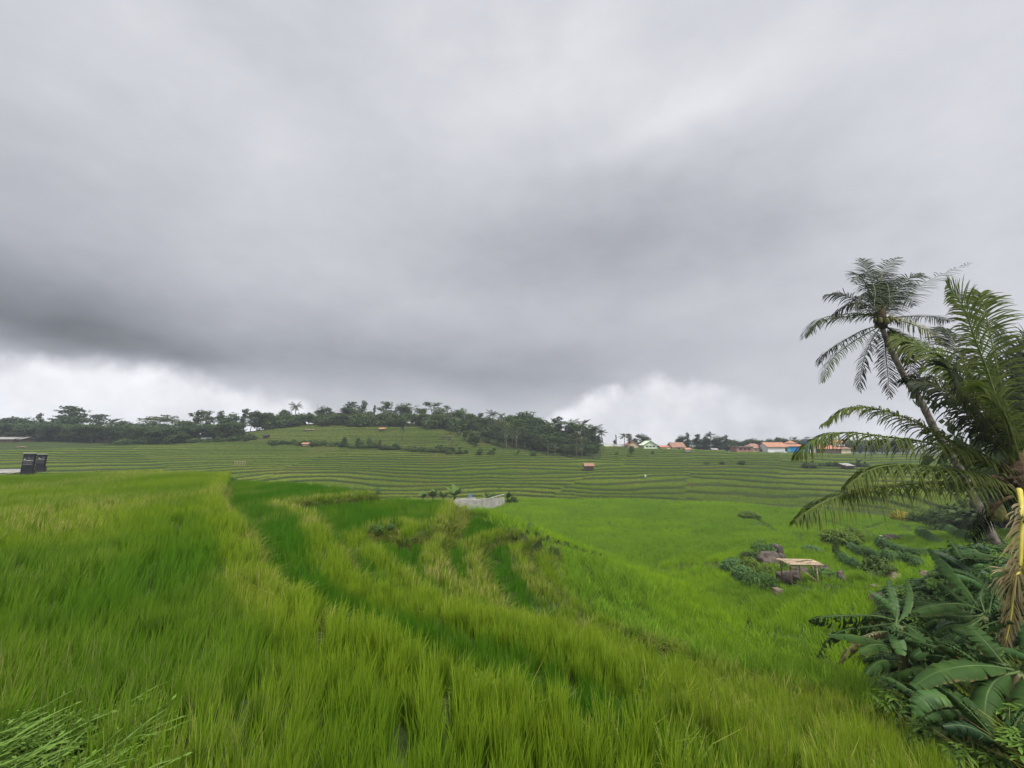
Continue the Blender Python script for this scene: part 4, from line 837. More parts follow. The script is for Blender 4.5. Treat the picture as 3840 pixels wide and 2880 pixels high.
def U(x): return 2300 + x / 2.212
house(U(150), 186, 4.8, 1.7, 'peach', 'front', 'tile_red', 'small peach house with its gable end facing out, left of the pale green house', 1.7, 6, wins=0)
house(U(287), 184, 6.2, 1.7, 'pale_green', 'front', 'pale_green', 'pale green house with a low gable and three dark window openings', 1.8, 7, wins=3)
house(U(438), 186, 6.4, 1.2, 'cream', 'gable', 'tile_red', 'long low house with a thin red roof line above a cream wall', .7, 5, wins=1)
house(U(522), 185, 5.8, 1.7, 'cream', 'gable', 'tile_brown', 'house with a big plain brownish red roof beside the dark tree group', 2.0, 6, wins=1)
house(U(1065), 170, 7.2, 2.2, 'brick', 'flat', 'zinc', 'low unfinished brick house with a flat roof and open windows', 0, 5, wins=3)
house(U(1162), 176, 6.5, 1.9, 'cream', 'hip', 'tile_brown', 'cream house with a dull red brown hip roof behind the brick house', 2.0, 7, wins=2, winmat='zinc')
house(U(1235), 174, 3.6, 1.1, 'brick', 'gable', 'tile_brown', 'small brick outhouse attached at the right of the hip roofed house', .9, 4, wins=0)
def white_extra(t, w, d, h):
    for x in (-.7, .7, 2.1): b = MB(); b.box((x, -d / 2 - .16, .75), (1.0, .1, .22)); b.build('vent', M['dark'], t)
    b = MB(); b.box((w / 2 - .35, -d / 2 - .03, 1.7), (.7, .1, 1.7)); b.build('door', M['dark'], t)
house(U(1325), 171, 8.3, 3.1, 'white', 'gable', 'tile_orange', 'white house with a long orange tiled roof and lilac plinth', 1.7, 6, wins=0, base='lilac', extra=white_extra)
def blue_extra(t, w, d, h):
    b = MB(); b.box((.3, -d / 2 - .06, h * .52), (w * .64, .14, h * .78)); b.build('shutter', M['blue'], t)
    b = MB(); b.box((0, -d / 2 - .12, .22), (w + .3, .3, .44)); b.build('plinth', M['navy'], t)
    b = MB(); hip(b, w * .46, d * .45, h + 1.25, 1.35, .25, .1); b.build('roof_crown', M['tile_orange'], t)
house(U(1475), 172, 7.6, 2.8, 'turquoise', 'hip', 'tile_orange', 'bright blue house with a two-tier orange hip roof', 1.5, 6.5, wins=0, extra=blue_extra)
house(U(1625), 173, 3.4, 2.3, 'white', 'front', 'blue_tarp', 'little white hut under a steep blue roof right of the blue house', 2.9, 4, wins=0)
def posts(t, w, d, h):
    for k in range(7):
        b = MB(); b.box((-w / 2 + .5 + k * (w - 1) / 6, -d / 2 - .06, h / 2), (.12, .12, h)); b.build('post', M['wood'], t)
house(U(1758), 172, 8.6, 2.3, 'plank', 'hip', 'tile_red', 'dark wooden house with a wide red hip roof', 2.0, 7, wins=0, extra=posts)
def storey(t, w, d, h):
    b = MB(); b.box((.3, 0, h + 1.9), (w * .55, d * .5, 1.6)); b.build('upper_floor', M['white'], t)
    b = MB(); g_ = MB(); hip(g_, w * .6, d * .55, h + 2.7, 1.2, .5); b.add([(x + .3, y, z) for x, y, z in g_.v], g_.f); b.build('upper_roof', M['tile_red'], t)
house(U(1868), 172, 6.0, 2.3, 'cream', 'hip', 'tile_brown', 'two storey yellow walled house with a small red upper roof', 1.2, 6, wins=0, extra=storey)
# hill top and left ridge roofs among the trees
def u1(x): return x / 2.212
p = at_u(Z2(600, 0)[0], 188); house(Z2(600, 0)[0], 188, 5.2, z_top(1440 + 245 / 2.212, p) - p.z, 'plank', 'hip', 'grey_roof', 'house with a grey hip roof showing among the hill top trees', 2.6, 5, wins=1)
house(u1(900), 155.5, 5.5, 1.7, 'plank', 'hip', 'tile_brown', 'reddish brown house half hidden in the trees of the left ridge', 1.6, 5, wins=1)
house(u1(1930), 166, 3.2, 1.6, 'plank', 'gable', 'tile_red', 'small red roofed house under the trees where the ridge climbs', 1.0, 4, wins=0)
house(u1(190), 150, 4.5, 1.1, 'plank', 'gable', 'zinc', 'low house with a weathered grey roof at the left end of the ridge', .7, 5, wins=1)
house(u1(60), 149, 11, 1.1, 'plank', 'gable', 'zinc', 'long low shed with patched roof at the far left edge', .7, 5, wins=2)
# field huts: four posts and a pitched roof
def hut(Z, x, yb, w, h, rmat, wmat, label, open_=False, rz=0.0, mono=False, name='field_hut'):
    p = hit(*Z(x, yb), 60); t = thing(name, label, 'hut', p, rz); d = w * .7
    for sx in (-1, 1):
        for sy in (-1, 1): b = MB(); b.box((sx * (w / 2 - .1), sy * (d / 2 - .1), h * .35), (.12, .12, h * .7 + .4)); b.build('post', M['wood'], t)
    if not open_: b = MB(); b.box((0, 0, h * .36), (w - .3, d - .3, h * .62)); b.build('wall', M[wmat], t)
    r = MB()
    if mono: r.box((0, 0, h * .8), (w + .5, d + .7, .09), rx=.25)
    else: gable(r, w, d, h * .66, h * .34, .25)
    r.build('roof', M[rmat], t); return t
hut(Z3, 1405, 778, 2.9, 1.9, 'tile_brown', 'plank', 'brown thatched field hut alone on the terraces below the wood')
hut(Z2, 958, 398, 2.6, 1.3, 'tile_orange', 'cream', 'tiny orange roofed hut high on the central terraces', True, mono=True)
hut(Z2, 328, 516, 2.4, 1.2, 'tile_orange', 'cream', 'tiny orange roofed hut at the left end of the terrace hedge')
hut(Z1, 1718, 474, 3.3, 1.3, 'grey_roof', 'white', 'grey roofed field hut with a bush at its side below the ridge', rz=.3)
hut(Z1, 2205, 450, 1.8, 1.3, 'dark', 'plank', 'small black field hut at the left edge of the central terraces')
hut(Z4, 615, 298, 2.1, 1.6, 'tile_orange', 'white', 'small white hut with an orange cap roof left of the open grey shelter')
hut(Z4, 835, 295, 2.6, 1.3, 'zinc', 'plank', 'open grey roofed shelter below the village trees', True)
hut(Z4, 1942, 440, 2.7, 1.3, 'zinc', 'plank', 'pale roofed shelter on the bank behind the palm fronds', mono=True, rz=.1)
def frame_stand(Z, x, yb, w, h, label):
    p = hit(*Z(x, yb), 60); t = thing('drying_rack', label, 'rack', p)
    for k in range(5): b = MB(); xx = -w / 2 + k * w / 4; b.tube([(xx, 0, -.1), (xx + random.uniform(-.15, .15), .1, h * random.uniform(.8, 1.1))], .05, 5); b.build('pole', M['bamboo'], t)
    for z in (.45, .85): b = MB(); b.tube([(-w / 2 - .2, -.03, h * z), (w / 2 + .2, -.03, h * z * 1.05)], .045, 5); b.build('rail', M['bamboo'], t)
frame_stand(Z1, 1985, 690, 3.0, 1.5, 'pale pole rack standing on the dark green terraces at left')
def mound(Z, x, yb, w, mat, label, name='soil_patch', cat='bare soil'):
    p = hit(*Z(x, yb), 60); rock_at(p, w, w * .55, w * .10, mat, label, name, cat)
def rock_at(p, w, d, h, mat, label, name='rock', cat='rock', rz=0, sink=.25, group=None):
    n = 14; V = []; Fq = []
    ph = [random.uniform(0, 6.28) for _ in range(6)]
    for i in range(n + 1):
        la = -math.pi / 2 + math.pi * i / n
        for j in range(2 * n):
            lo = 2 * math.pi * j / (2 * n); x, y, z = math.cos(la) * math.cos(lo), math.cos(la) * math.sin(lo), math.sin(la)
            f = 1 + .16 * math.sin(3 * x + ph[0] + 2 * y) + .12 * math.sin(5 * y + ph[1] + 3 * z) + .08 * math.sin(8 * z + ph[2] + 6 * x) + .05 * math.sin(13 * x + ph[3]) * math.sin(11 * y + ph[4])
            z2 = z * f; z2 = max(z2, -.5); V.append((x * f * w / 2, y * f * d / 2, (z2 if z2 < .75 else .75 + (z2 - .75) * .4) * h))
    for i in range(n):
        for j in range(2 * n): Fq.append((i * 2 * n + j, i * 2 * n + (j + 1) % (2 * n), (i + 1) * 2 * n + (j + 1) % (2 * n), (i + 1) * 2 * n + j))
    o = obj(name, mesh_np(name, V, Fq, smooth=True), M[mat]); o.location = p - Vector((0, 0, 0)) + Vector((0, 0, h * (.45 - sink))); o.rotation_euler = (0, 0, rz); return tag(o, label, cat, group)
mound(Z1, 172, 530, 4.5, 'rock_pale', 'reddish bare soil patch in the far left terraces'); mound(Z2, 40, 372, 4.6, 'rock_pale', 'pale tan soil heap at the upper left of the central terraces'); mound(Z2, 352, 392, 4.6, 'rock_pale', 'yellowish dry heap on the upper central terraces')
mound(Z1, 1905, 438, 3.6, 'rock_pale', 'tan bare soil patch beside the grey roofed field hut')
rock_at(hit(2420, 1788, 60), .5, .4, .45, 'white', 'small round white sack lying on the right terraces', 'sack', 'sack')
# pole and mast
def simple_pole(u, vb, vt, Y, r, label, mat='wood'):
    p = at_u(u, Y); t = z_top(vt, p) - p.z; b = MB(); b.tube([(0, 0, -.3), (0.05, 0, t * .5), (.2, 0, t)], [r, r * .8, r * .5], 6); o = b.build('pole', M[mat], None, True); o.location = p; tag(o, label, 'pole')
simple_pole(1183, 1580, 1513, 180, .12, 'thin bare pole sticking up from the hill top trees')
far_tree('tall', 'crown_olive', 2311, 1632, 186, 'very slim spire shaped tree right of the wood', None, .35)
# long white wall on the right ridge
def long_wall(pts, h, t, mat, name, label, cat, posts_=None):
    mb = MB()
    for a, b in zip(pts[:-1], pts[1:]):
        d = (b - a); L = math.hypot(d.x, d.y); ang = math.atan2(d.y, d.x); c = (a + b) / 2; mb.box((c.x, c.y, c.z + h / 2 - .2), (L + .02, t, h + .4), rz=ang, ry=-math.atan2(d.z, L))
    o0 = pts[0]; mb.v = [(x - o0.x, y - o0.y, z - o0.z) for x, y, z in mb.v]; o = mb.build(name, M[mat]); o.location = o0; tag(o, label, cat); return o
long_wall([at_u(u, 187) for u in (2262, 2300, 2340, 2372)], 1.3, .2, 'white', 'boundary_wall', 'long low white wall on the skyline between wood and village', 'wall')
long_wall([at_u(u, 183.0) for u in (2500, 2530, 2562)], .9, .2, 'cream', 'garden_wall', 'short cream wall in front of the long red roofed house', 'wall')

# ------------------------------------------------------------------ concrete channel
def channel():
    a = P(1772, 1880, 70); zt = P(1772, 1873, 70).z; b = P(1890, 1869, 82); b.z = P(1890, 1866, 82).z
    t = thing('channel_wall', 'pale concrete channel wall at the near edge of the valley field', 'wall', (a.x, a.y, zt))
    o = Vector((a.x, a.y, zt)); mb = MB(); d = Vector((b.x, b.y, b.z)) - o; n = 8
    for k in range(n):
        p0 = d * (k / n); p1 = d * ((k + .985) / n); c = (p0 + p1) / 2; mb.box((c.x, c.y, c.z - 1.2), ((p1 - p0).length, .25, 2.4), rz=math.atan2(d.y, d.x))
    mb.build('panel', M['concrete'], t); c = MB(); m = d / 2; c.box((m.x, m.y, m.z + .05), (math.hypot(d.x, d.y) + .2, .32, .07), rz=math.atan2(d.y, d.x)); c.build('coping', M['concrete'], t)
    e = P(1693, 1876, 68); e.z = P(1693, 1876, 68).z; d2 = e - o; c2 = d2 / 2; w = MB(); w.box((c2.x, c2.y, c2.z - 1.0), (d2.length, .25, 2.0), rz=math.atan2(d2.y, d2.x)); w.box((c2.x + .4, c2.y + 1.3, c2.z - .9), (d2.length, .25, 2.0), rz=math.atan2(d2.y, d2.x)); w.build('side_wall', M['concrete'], t)
    g = P(1764, 1866, 72.5); t2 = thing('sluice_gate', 'small blue grey metal sluice gate on the concrete channel', 'gate', (g.x, g.y, zt)); 
    for sx in (-.35, .35): q = MB(); q.box((sx, 0, .28), (.10, .10, .9)); q.build('post', M['metal'], t2)
    q = MB(); q.box((0, 0, .72), (.95, .16, .12)); q.build('crossbar', M['metal'], t2); q = MB(); q.box((0, 0, .2), (.6, .06, .7)); q.build('gate_plate', M['metal'], t2)
channel()

# ------------------------------------------------------------------ road, signs
def road():
    V = []; Fq = []; n = len(ROAD); pts = spline([Vector((x, y, 0)) for x, y in ROAD], 40)
    for i, p in enumerate(pts):
        tn = (pts[min(i + 1, 39)] - pts[max(i - 1, 0)]).normalized(); s = Vector((-tn.y, tn.x, 0))
        for k in range(7): q = p + s * (k - 3) * .8; V.append((q.x, q.y, gz(q.x, q.y) + .10 - .008 * (k - 3) ** 2))
        if i: b = i * 7; Fq += [(b - 7 + k, b - 6 + k, b + 1 + k, b + k) for k in range(6)]
    me = mesh_np('road', V, Fq); o = obj('road', me, M['road']); o.modifiers.new('s', 'SOLIDIFY').thickness = .05; tag(o, kind='structure')
def sign(u, vb, vt, Y, w, label, rz, rows):
    p = P(u, vb, Y); h = z_top(vt, p) - p.z; t = thing('banner_sign', label, 'sign', p, rz)
    b = MB(); b.box((0, 0, h / 2), (w, .06, h)); b.build('panel', M['sign_black'], t)
    b = MB(); b.box((0, -.012, h + .02), (w + .06, .11, .05)); b.build('top_rail', M['sign_rail'], t)
    b = MB(); b.box((-w / 2 + .02, .09, h * .47), (.05, .05, h * .98)); b.box((w / 2 - .02, .09, h * .47), (.05, .05, h * .98)); b.box((0, .12, -.2), (w, .3, .5)); b.build('stand', M['dark'], t)
    W = MB(); Gy = MB()
    for (x, y, ww, hh, wh) in rows: (W if wh else Gy).box((x * w, -.036, y * h), (ww * w, .012, hh * h))
    W.build('lettering', M['sign_white'], t); Gy.build('small_print', M['sign_grey'], t)
    b = MB(); [b.box((0.0 + k * .1 * w, -.036, .955 * h), (.05 * w, .012, .018 * h)) for k in (-1, 0, 1)]; b.build('emblem', M['sign_grey'], t)
rowsA = [(-.32, .655, .16, .045, 1), (0, .575, .84, .018, 1), (.02, .602, .36, .022, 1), (.25, .66, .42, .020, 0), (-.33, .74, .14, .022, 0), (.32, .745, .16, .022, 0), (0, .76, .12, .05, 0), (.02, .70, .5, .012, 0), (0, .50, .84, .016, 0), (0, .475, .78, .012, 0), (0, .43, .8, .014, 0), (0, .40, .7, .010, 0), (0, .35, .84, .035, 0)]
rowsB = [(-.22, .70, .20, .035, 1), (0, .62, .86, .016, 1), (-.05, .64, .34, .018, 1), (.30, .69, .30, .018, 0), (.26, .76, .18, .055, 0), (.0, .52, .8, .022, 0), (0, .46, .8, .012, 0), (0, .36, .84, .02, 0), (0, .33, .7, .012, 0)]
road()
sign(100, 1765, 1700, 38, 1.06, 'left and larger of the two black banner signs beside the road', .08, rowsA)
sign(149, 1752, 1703.5, 41, .84, 'right and smaller of the two black banner signs at the field edge', .10, rowsB)
# ------------------------------------------------------------------ near plants
def frond(parent, pts, L, mat, rach='rachis', nl=62, droop=.35, U_=None, w=.042, r0=.035, lift=.15, vshape=0.0, t0=.10, missing=.04, label=None, seed=0, fwd=.45):
    rs = np.random.default_rng(seed + 5); C = spline(pts, 60); V = []; Fq = []; T = []; R_ = []; o0 = Vector(parent.location)
    for i in range(nl):
        t = t0 + (.995 - t0) * i / (nl - 1); s = t * 59; k = min(int(s), 58); p = C[k].lerp(C[k + 1], s - k); tn = (C[min(k + 2, 59)] - C[max(k - 1, 0)]).normalized()
        U0 = U_ or UP; N = (U0 - tn * U0.dot(tn)); N = N.normalized() if N.length > .05 else Vector((0, -1, 0)); B = tn.cross(N).normalized()
        l = L * (.30 + .70 * math.sin(math.pi * min(1, (t * .93 + .03))) ** .55) * (1 if t < .85 else 1 - (t - .85) * 3.4)
        for sd in (-1, 1):
            if rs.uniform() < missing: continue
            f = fwd + .75 * t * t; d = (B * sd + tn * f + N * (vshape + lift) + Vector(rs.normal(0, .13, 3))).normalized(); ll = l * rs.uniform(.68, 1.12); q = p.copy(); b = len(V); rv = rs.uniform(); dr = droop * rs.uniform(.7, 1.3); ns = 5
            for g in range(ns + 1):
                u = g / ns; wd = tn - d * tn.dot(d); wd = wd.normalized() if wd.length > .05 else B; tw = Vector(wd); ww = w * (math.sin(math.pi * (.18 + .78 * u)) ** .8) / 2 if g < ns else w * .06
                V += [q - tw * ww, q + tw * ww]; T += [u, u]; R_ += [rv, rv]
                if g: Fq.append((b + 2 * g - 2, b + 2 * g - 1, b + 2 * g + 1, b + 2 * g))
                q = q + d * ll / ns; d = (d + Vector((0, 0, -1)) * dr * (.5 + u)).normalized()
    V = [tuple(v - o0) for v in V]; me = mesh_np('frond', V, Fq, {'t': T, 'r': R_}); fo = obj('frond', me, M[mat], parent)
    if label: fo['label'] = label
    mb = MB(); mb.tube([c - o0 for c in C[::3]] + [C[-1] - o0], [r0 * (1 - .9 * i / 20) for i in range(21)], 6); mb.build('midrib', M[rach], fo, True); return fo
def ZP(sc, ox, oy): return lambda x, y: (ox + x / sc, oy + y / sc)
Z5 = ZP(2.304, 2900, 920); Z6 = ZP(2.353, 2900, 1500); Z7 = ZP(1.765, 2640, 1940); Z9 = ZP(2.212, 2500, 1850)
def path(Z, Y0, pts, dY=0.0): n = len(pts) - 1; return [P(*Z(x, y), Y0 + dY * (i / n)) for i, (x, y) in enumerate(pts)]

def leaning_palm():
    Y = 20.0; base = at_u(3790, 18.0, -.3); t = thing('coconut_palm', 'tall leaning coconut palm with a full crown against the clouds', 'palm tree', base)
    c = P(*Z5(930, 640), Y); tr = [base, P(3733, 2031, 18.3), P(3661, 1882, 18.8), P(3590, 1745, 19.2)] + [P(*Z5(x, y), yy) for x, y, yy in ((1400, 1600, 19.5), (1265, 1330, 19.7), (1160, 1180, 19.8), (1070, 1010, 19.9), (1000, 870, 20), (950, 740, 20))] + [c]
    S_ = spline(tr, 60); mb = MB(); mb.tube([p - base for p in S_], [.19 - .07 * i / 59 - .02 + .016 * (i % 2) for i in range(60)], 10); mb.build('trunk', M['bark'], t, True)
    mb = MB(); mb.tube([c - base + Vector((.05, 0, -.55)), c - base + Vector((0, 0, -.2)), c - base + Vector((0, 0, .35)), c - base + Vector((0, 0, .8))], [.17, .30, .24, .08], 9, wob=.2); mb.build('crown_shaft', M['fibre'], t, True)
    b = (930, 620); D = 'frond_dark'; n = 0
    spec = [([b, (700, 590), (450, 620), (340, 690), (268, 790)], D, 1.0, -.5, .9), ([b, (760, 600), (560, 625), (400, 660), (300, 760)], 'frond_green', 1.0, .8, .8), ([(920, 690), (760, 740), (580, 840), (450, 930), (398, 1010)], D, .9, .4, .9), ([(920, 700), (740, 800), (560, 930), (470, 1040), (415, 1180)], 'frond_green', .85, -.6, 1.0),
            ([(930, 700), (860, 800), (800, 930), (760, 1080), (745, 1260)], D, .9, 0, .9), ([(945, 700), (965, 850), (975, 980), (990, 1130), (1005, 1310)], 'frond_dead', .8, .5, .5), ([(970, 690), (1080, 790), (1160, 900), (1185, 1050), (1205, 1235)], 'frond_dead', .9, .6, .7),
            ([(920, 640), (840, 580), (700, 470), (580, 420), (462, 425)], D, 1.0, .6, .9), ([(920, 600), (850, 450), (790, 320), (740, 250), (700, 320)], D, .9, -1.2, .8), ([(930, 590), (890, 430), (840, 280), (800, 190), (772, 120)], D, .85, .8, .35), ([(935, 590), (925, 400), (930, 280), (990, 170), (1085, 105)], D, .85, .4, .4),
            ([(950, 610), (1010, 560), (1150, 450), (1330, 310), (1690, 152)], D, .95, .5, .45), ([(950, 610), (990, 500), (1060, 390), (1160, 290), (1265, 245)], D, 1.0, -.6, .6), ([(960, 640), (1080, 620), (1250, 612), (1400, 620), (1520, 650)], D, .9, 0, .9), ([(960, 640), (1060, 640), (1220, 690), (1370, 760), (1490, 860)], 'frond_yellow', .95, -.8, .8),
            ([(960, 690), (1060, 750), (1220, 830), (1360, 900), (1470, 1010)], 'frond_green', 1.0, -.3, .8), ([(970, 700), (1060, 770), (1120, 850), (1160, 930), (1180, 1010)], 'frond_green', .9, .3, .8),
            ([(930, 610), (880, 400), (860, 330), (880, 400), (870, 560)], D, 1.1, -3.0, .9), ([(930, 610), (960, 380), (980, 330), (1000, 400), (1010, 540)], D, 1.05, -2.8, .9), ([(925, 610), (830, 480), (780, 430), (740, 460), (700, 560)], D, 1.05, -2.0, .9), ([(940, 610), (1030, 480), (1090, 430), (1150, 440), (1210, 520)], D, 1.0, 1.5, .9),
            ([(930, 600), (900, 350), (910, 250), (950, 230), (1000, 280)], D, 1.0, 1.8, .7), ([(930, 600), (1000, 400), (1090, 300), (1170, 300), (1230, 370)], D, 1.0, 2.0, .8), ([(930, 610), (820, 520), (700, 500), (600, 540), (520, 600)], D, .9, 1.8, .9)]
    for k, (px, mt, L, dY, dr) in enumerate(spec):
        up = UP if px[-1][1] > 400 else Vector((0, -.6, .8)); frond(t, path(Z5, Y, px, dY), L * .95, mt, 'rachis' if mt != 'frond_dead' else 'fibre', 50, dr * .5, up, .042, .035, .05, seed=k, missing=.06)
    for k in range(7):
        a = k * .9; o = rock_at(c + Vector((.32 * math.cos(a), .3 * math.sin(a) - .1, -.12 - .1 * (k % 3))), .19, .19, .24, 'coconut', None, 'coconut', None); del_tags(o); o.location -= base; o.parent = t
def del_tags(o):
    for k_ in ('label', 'category', 'group'):
        if k_ in o: del o[k_]
M['coconut'] = rough_mat('coconut', (.09, .10, .025), (.16, .15, .05), 6, .5, .1)
leaning_palm()

def young_palm():
    Y = 10.0; c = P(3835, 1830, Y); base = Vector((c.x + .25, Y + .2, gz(c.x + .25, Y + .2) - .3)); t = thing('coconut_palm', 'large young coconut palm at the right edge with long arching fronds', 'palm tree', base)
    mb = MB(); pts = spline([base, base.lerp(c, .35) + Vector((.1, .05, 0)), c], 30); mb.tube([p - base for p in pts], [.24 - .07 * i / 29 + .012 * (i % 2) for i in range(30)], 11); mb.build('trunk', M['bark'], t, True)
    mb = MB(); q = c - base; mb.tube([q + Vector((0, 0, -.35)), q + Vector((-.02, 0, 0)), q + Vector((.03, 0, .45)), q + Vector((.02, 0, .9))], [.2, .34, .24, .08], 10, wob=.22); mb.build('crown_shaft', M['fibre'], t, True)
    S_ = [(Z6, [(2150, 720), (1860, 525), (1440, 290), (1080, 125), (700, 62), (430, 215)], 'frond_green', .80, 1.2, .40, UP, .034), (Z6, [(2150, 760), (1850, 530), (1450, 392), (1000, 325), (600, 285), (350, 355), (200, 480)], 'frond_green', .98, .4, .55, UP, .034),
          (Z6, [(2140, 800), (1800, 660), (1500, 602), (1100, 572), (850, 622), (645, 762)], 'frond_green', .90, -.5, .60, UP, .034), (Z6, [(2140, 820), (1800, 748), (1400, 733), (1000, 762), (700, 812), (430, 905), (190, 1060)], 'frond_green', 1.08, -.3, .62, UP, .036),
          (Z5, [(2085, 1900), (2030, 1659), (1850, 1100), (1730, 780), (1640, 530), (1500, 350)], 'frond_green', .98, -.8, .16, Vector((.25, -1, .1)), .042), (Z5, [(2120, 1900), (2060, 1650), (1990, 1300), (1900, 900), (1830, 560), (1795, 410)], 'frond_green', .95, .6, .18, Vector((-.3, -1, 0)), .040),
          (Z5, [(2110, 1950), (1900, 1500), (1640, 1160), (1420, 960), (1220, 850), (1050, 785)], 'frond_green', .95, 1.2, .35, Vector((-.2, -.6, .8)), .038), (Z5, [(2110, 1950), (1960, 1560), (1780, 1240), (1640, 1000), (1560, 840), (1490, 720)], 'frond_dark', 1.0, 1.8, .25, Vector((0, -1, .4)), .038),
          (Z5, [(2100, 1950), (1860, 1640), (1660, 1420), (1480, 1260), (1330, 1190), (1180, 1180)], 'frond_dark', .95, .8, .35, Vector((-.2, -.6, .8)), .038), (Z5, [(2120, 1950), (1900, 1600), (1760, 1420), (1640, 1250), (1560, 1130), (1500, 1060)], 'frond_dark', 1.0, -.6, .40, Vector((-.2, -.8, .7)), .038),
          (Z5, [(2130, 1900), (2120, 1500), (2080, 1150), (2020, 900), (1960, 700)], 'frond_dark', 1.0, 1.5, .22, Vector((.2, -1, 0)), .040),
          (Z5, [(2150, 1900), (2180, 1500), (2200, 1200), (2230, 950), (2330, 800)], 'frond_dark', 1.0, .5, .3, Vector((.2, -1, .3)), .040), (Z5, [(2150, 1920), (2250, 1650), (2350, 1500), (2500, 1450), (2700, 1500)], 'frond_dark', .95, .5, .5, Vector((.2, -.8, .6)), .040), (Z5, [(2130, 1900), (2050, 1600), (1960, 1400), (1900, 1280), (1800, 1230)], 'frond_green', .95, -1.5, .5, Vector((0, -.8, .6)), .040),
          (Z6, [(2190, 790), (2330, 820), (2500, 1000), (2600, 1250), (2650, 1500)], 'frond_green', .85, .3, .6, UP, .036), (Z6, [(2130, 840), (2030, 860), (1900, 960), (1800, 1090), (1740, 1230)], 'frond_dark', .60, 1.5, .6, UP, .034)]
    for k, (Z, px, mt, L, dY, dr, up, w) in enumerate(S_): frond(t, path(Z, Y, px, dY), L, mt, 'rachis', 124 if L > .7 else 60, dr * 1.35, up, w * .95, .038, .06, seed=40 + k, missing=.08)
    hang = [P(3822, 1836, 9.4), P(3832, 1905, 9.0), P(3830, 2030, 8.8), P(3824, 2140, 8.7), P(*Z7(2055, 400), 8.7), P(*Z7(2035, 640), 8.75), P(*Z7(1990, 850), 8.8)]
    f = frond(t, hang, .66, 'frond_dry', 'rachis_yellow', 84, .30, Vector((0, -1, .1)), .030, .055, 0, seed=77, t0=.14, label='drying olive and tan frond hanging straight down', fwd=.9)
    mb = MB(); mb.tube([q + Vector((-.10, -.55, -.02)), q + Vector((-.02, -.75, .0)), q + Vector((.3, -.5, .02))], [.085, .10, .08], 8); mb.build('frond_stump', M['rachis'], t, True)
    for k, (x, y) in enumerate(((1955, 1010), (1990, 985), (1975, 1040), (2010, 1030))): p = P(*Z6(x, y), 9.8); o = rock_at(p, .22, .2, .25, 'coconut', None, 'coconut', None); del_tags(o); o.location -= base; o.parent = t
    mb = MB(); mb.tube([P(*Z6(*z), 9.7) - base for z in ((2110, 850), (2000, 890), (1930, 960), (1905, 1070))], [.035, .05, .05, .015], 7); mb.build('flower_sheath', M['fibre'], t, True)
    for k in range(9): a = P(3800 + random.uniform(-60, 30), 1800 + random.uniform(-50, 60), 9.8); mb = MB(); b_ = a + Vector((random.uniform(-.5, -.1), -.1, random.uniform(-.2, .25))); mb.tube([a - base, a.lerp(b_, .5) - base + Vector((0, 0, .08)), b_ - base], [.07, .055, .02], 6); mb.build('leaf_sheath', M['fibre'], t, True)
young_palm()

# bananas ------------------------------------------------------------
def banana_leaf(parent, pts, W, mat, torn=.3, tilt=0.0, droop=.25, seed=0, name='leaf'):
    rs = np.random.default_rng(seed + 900); C = spline(pts, 60); o0 = Vector(parent.location); V = []; Fq = []; T = []; R_ = []; S_ = []; rv = rs.uniform(); nb = 40
    def frame(t):
        s = t * 59; k = min(int(s), 58); p = C[k].lerp(C[k + 1], s - k); tn = (C[min(k + 3, 59)] - C[max(k - 2, 0)]).normalized(); N = (UP * .8 + (-p).normalized() * .7); N = (N - tn * N.dot(tn)).normalized(); B = tn.cross(N).normalized()
        return p, tn, N * math.cos(tilt) + B * math.sin(tilt), B * math.cos(tilt) - N * math.sin(tilt)
    def wid(t): tt = (t - .12) / .88; return W * .37 * (max(0, math.sin(math.pi * min(1, tt * .96 + .02))) ** .48) * (1 - .25 * tt) if tt > 0 else 0
    torn = min(1, torn * 1.25 + .08); cuts = []; t = .13
    while t < .985: n = rs.uniform(.02, .05) if rs.uniform() < torn else rs.uniform(.10, .26); cuts.append((t, min(.99, t + n))); t += n
    for sd in (-1, 1):
        for (a, b_) in cuts:
            m = max(2, int((b_ - a) / .022)) + 1; ex = rs.uniform(0, 1) * torn * 1.4; sh = rs.normal(0, .3) * torn; base = len(V); gap = .0035 * (1 + 2 * torn)
            for i in range(m):
                tt = a + (b_ - a) * i / (m - 1); p, tn, N, B = frame(tt); w = wid(tt)
                for j in range(6):
                    u = j / 5; q = p + B * sd * w * u * math.cos(droop * u + ex * u * .5) + N * w * (.06 * math.sin(u * 2.2) - (droop + ex) * u * u * .75) - UP * w * ex * u * u * .35 + tn * (w * u * (.22 + sh * u)); e = (1 if i == 0 else (-1 if i == m - 1 else 0)) * gap * u * 8 * torn; q = q + tn * e
                    q += N * (.010 * math.sin(tt * 70 + sd) + .006 * math.sin(tt * 190)) * u
                    V.append(q - o0); T.append(tt * 3.0); R_.append(rv); S_.append(u)
                if i:
                    for j in range(5): k = base + (i - 1) * 6 + j; Fq.append((k, k + 1, k + 7, k + 6) if sd > 0 else (k + 1, k, k + 6, k + 7))
    me = mesh_np(name, [tuple(v) for v in V], Fq, {'t': T, 'r': R_, 's': S_}, smooth=True); lo = obj(name, me, M[mat], parent)
    mb = MB(); mb.tube([c - o0 - frame(i * 3 / 59)[2] * .006 for i, c in enumerate(C[::3])], [.020 * (1 - .86 * i / 19) for i in range(20)], 6); mb.build('midrib', M['banana_rib'], lo, True); return lo
M['banana_rib'] = rough_mat('banana_rib', (.045, .085, .022), (.08, .12, .035), 4, .5, 0)
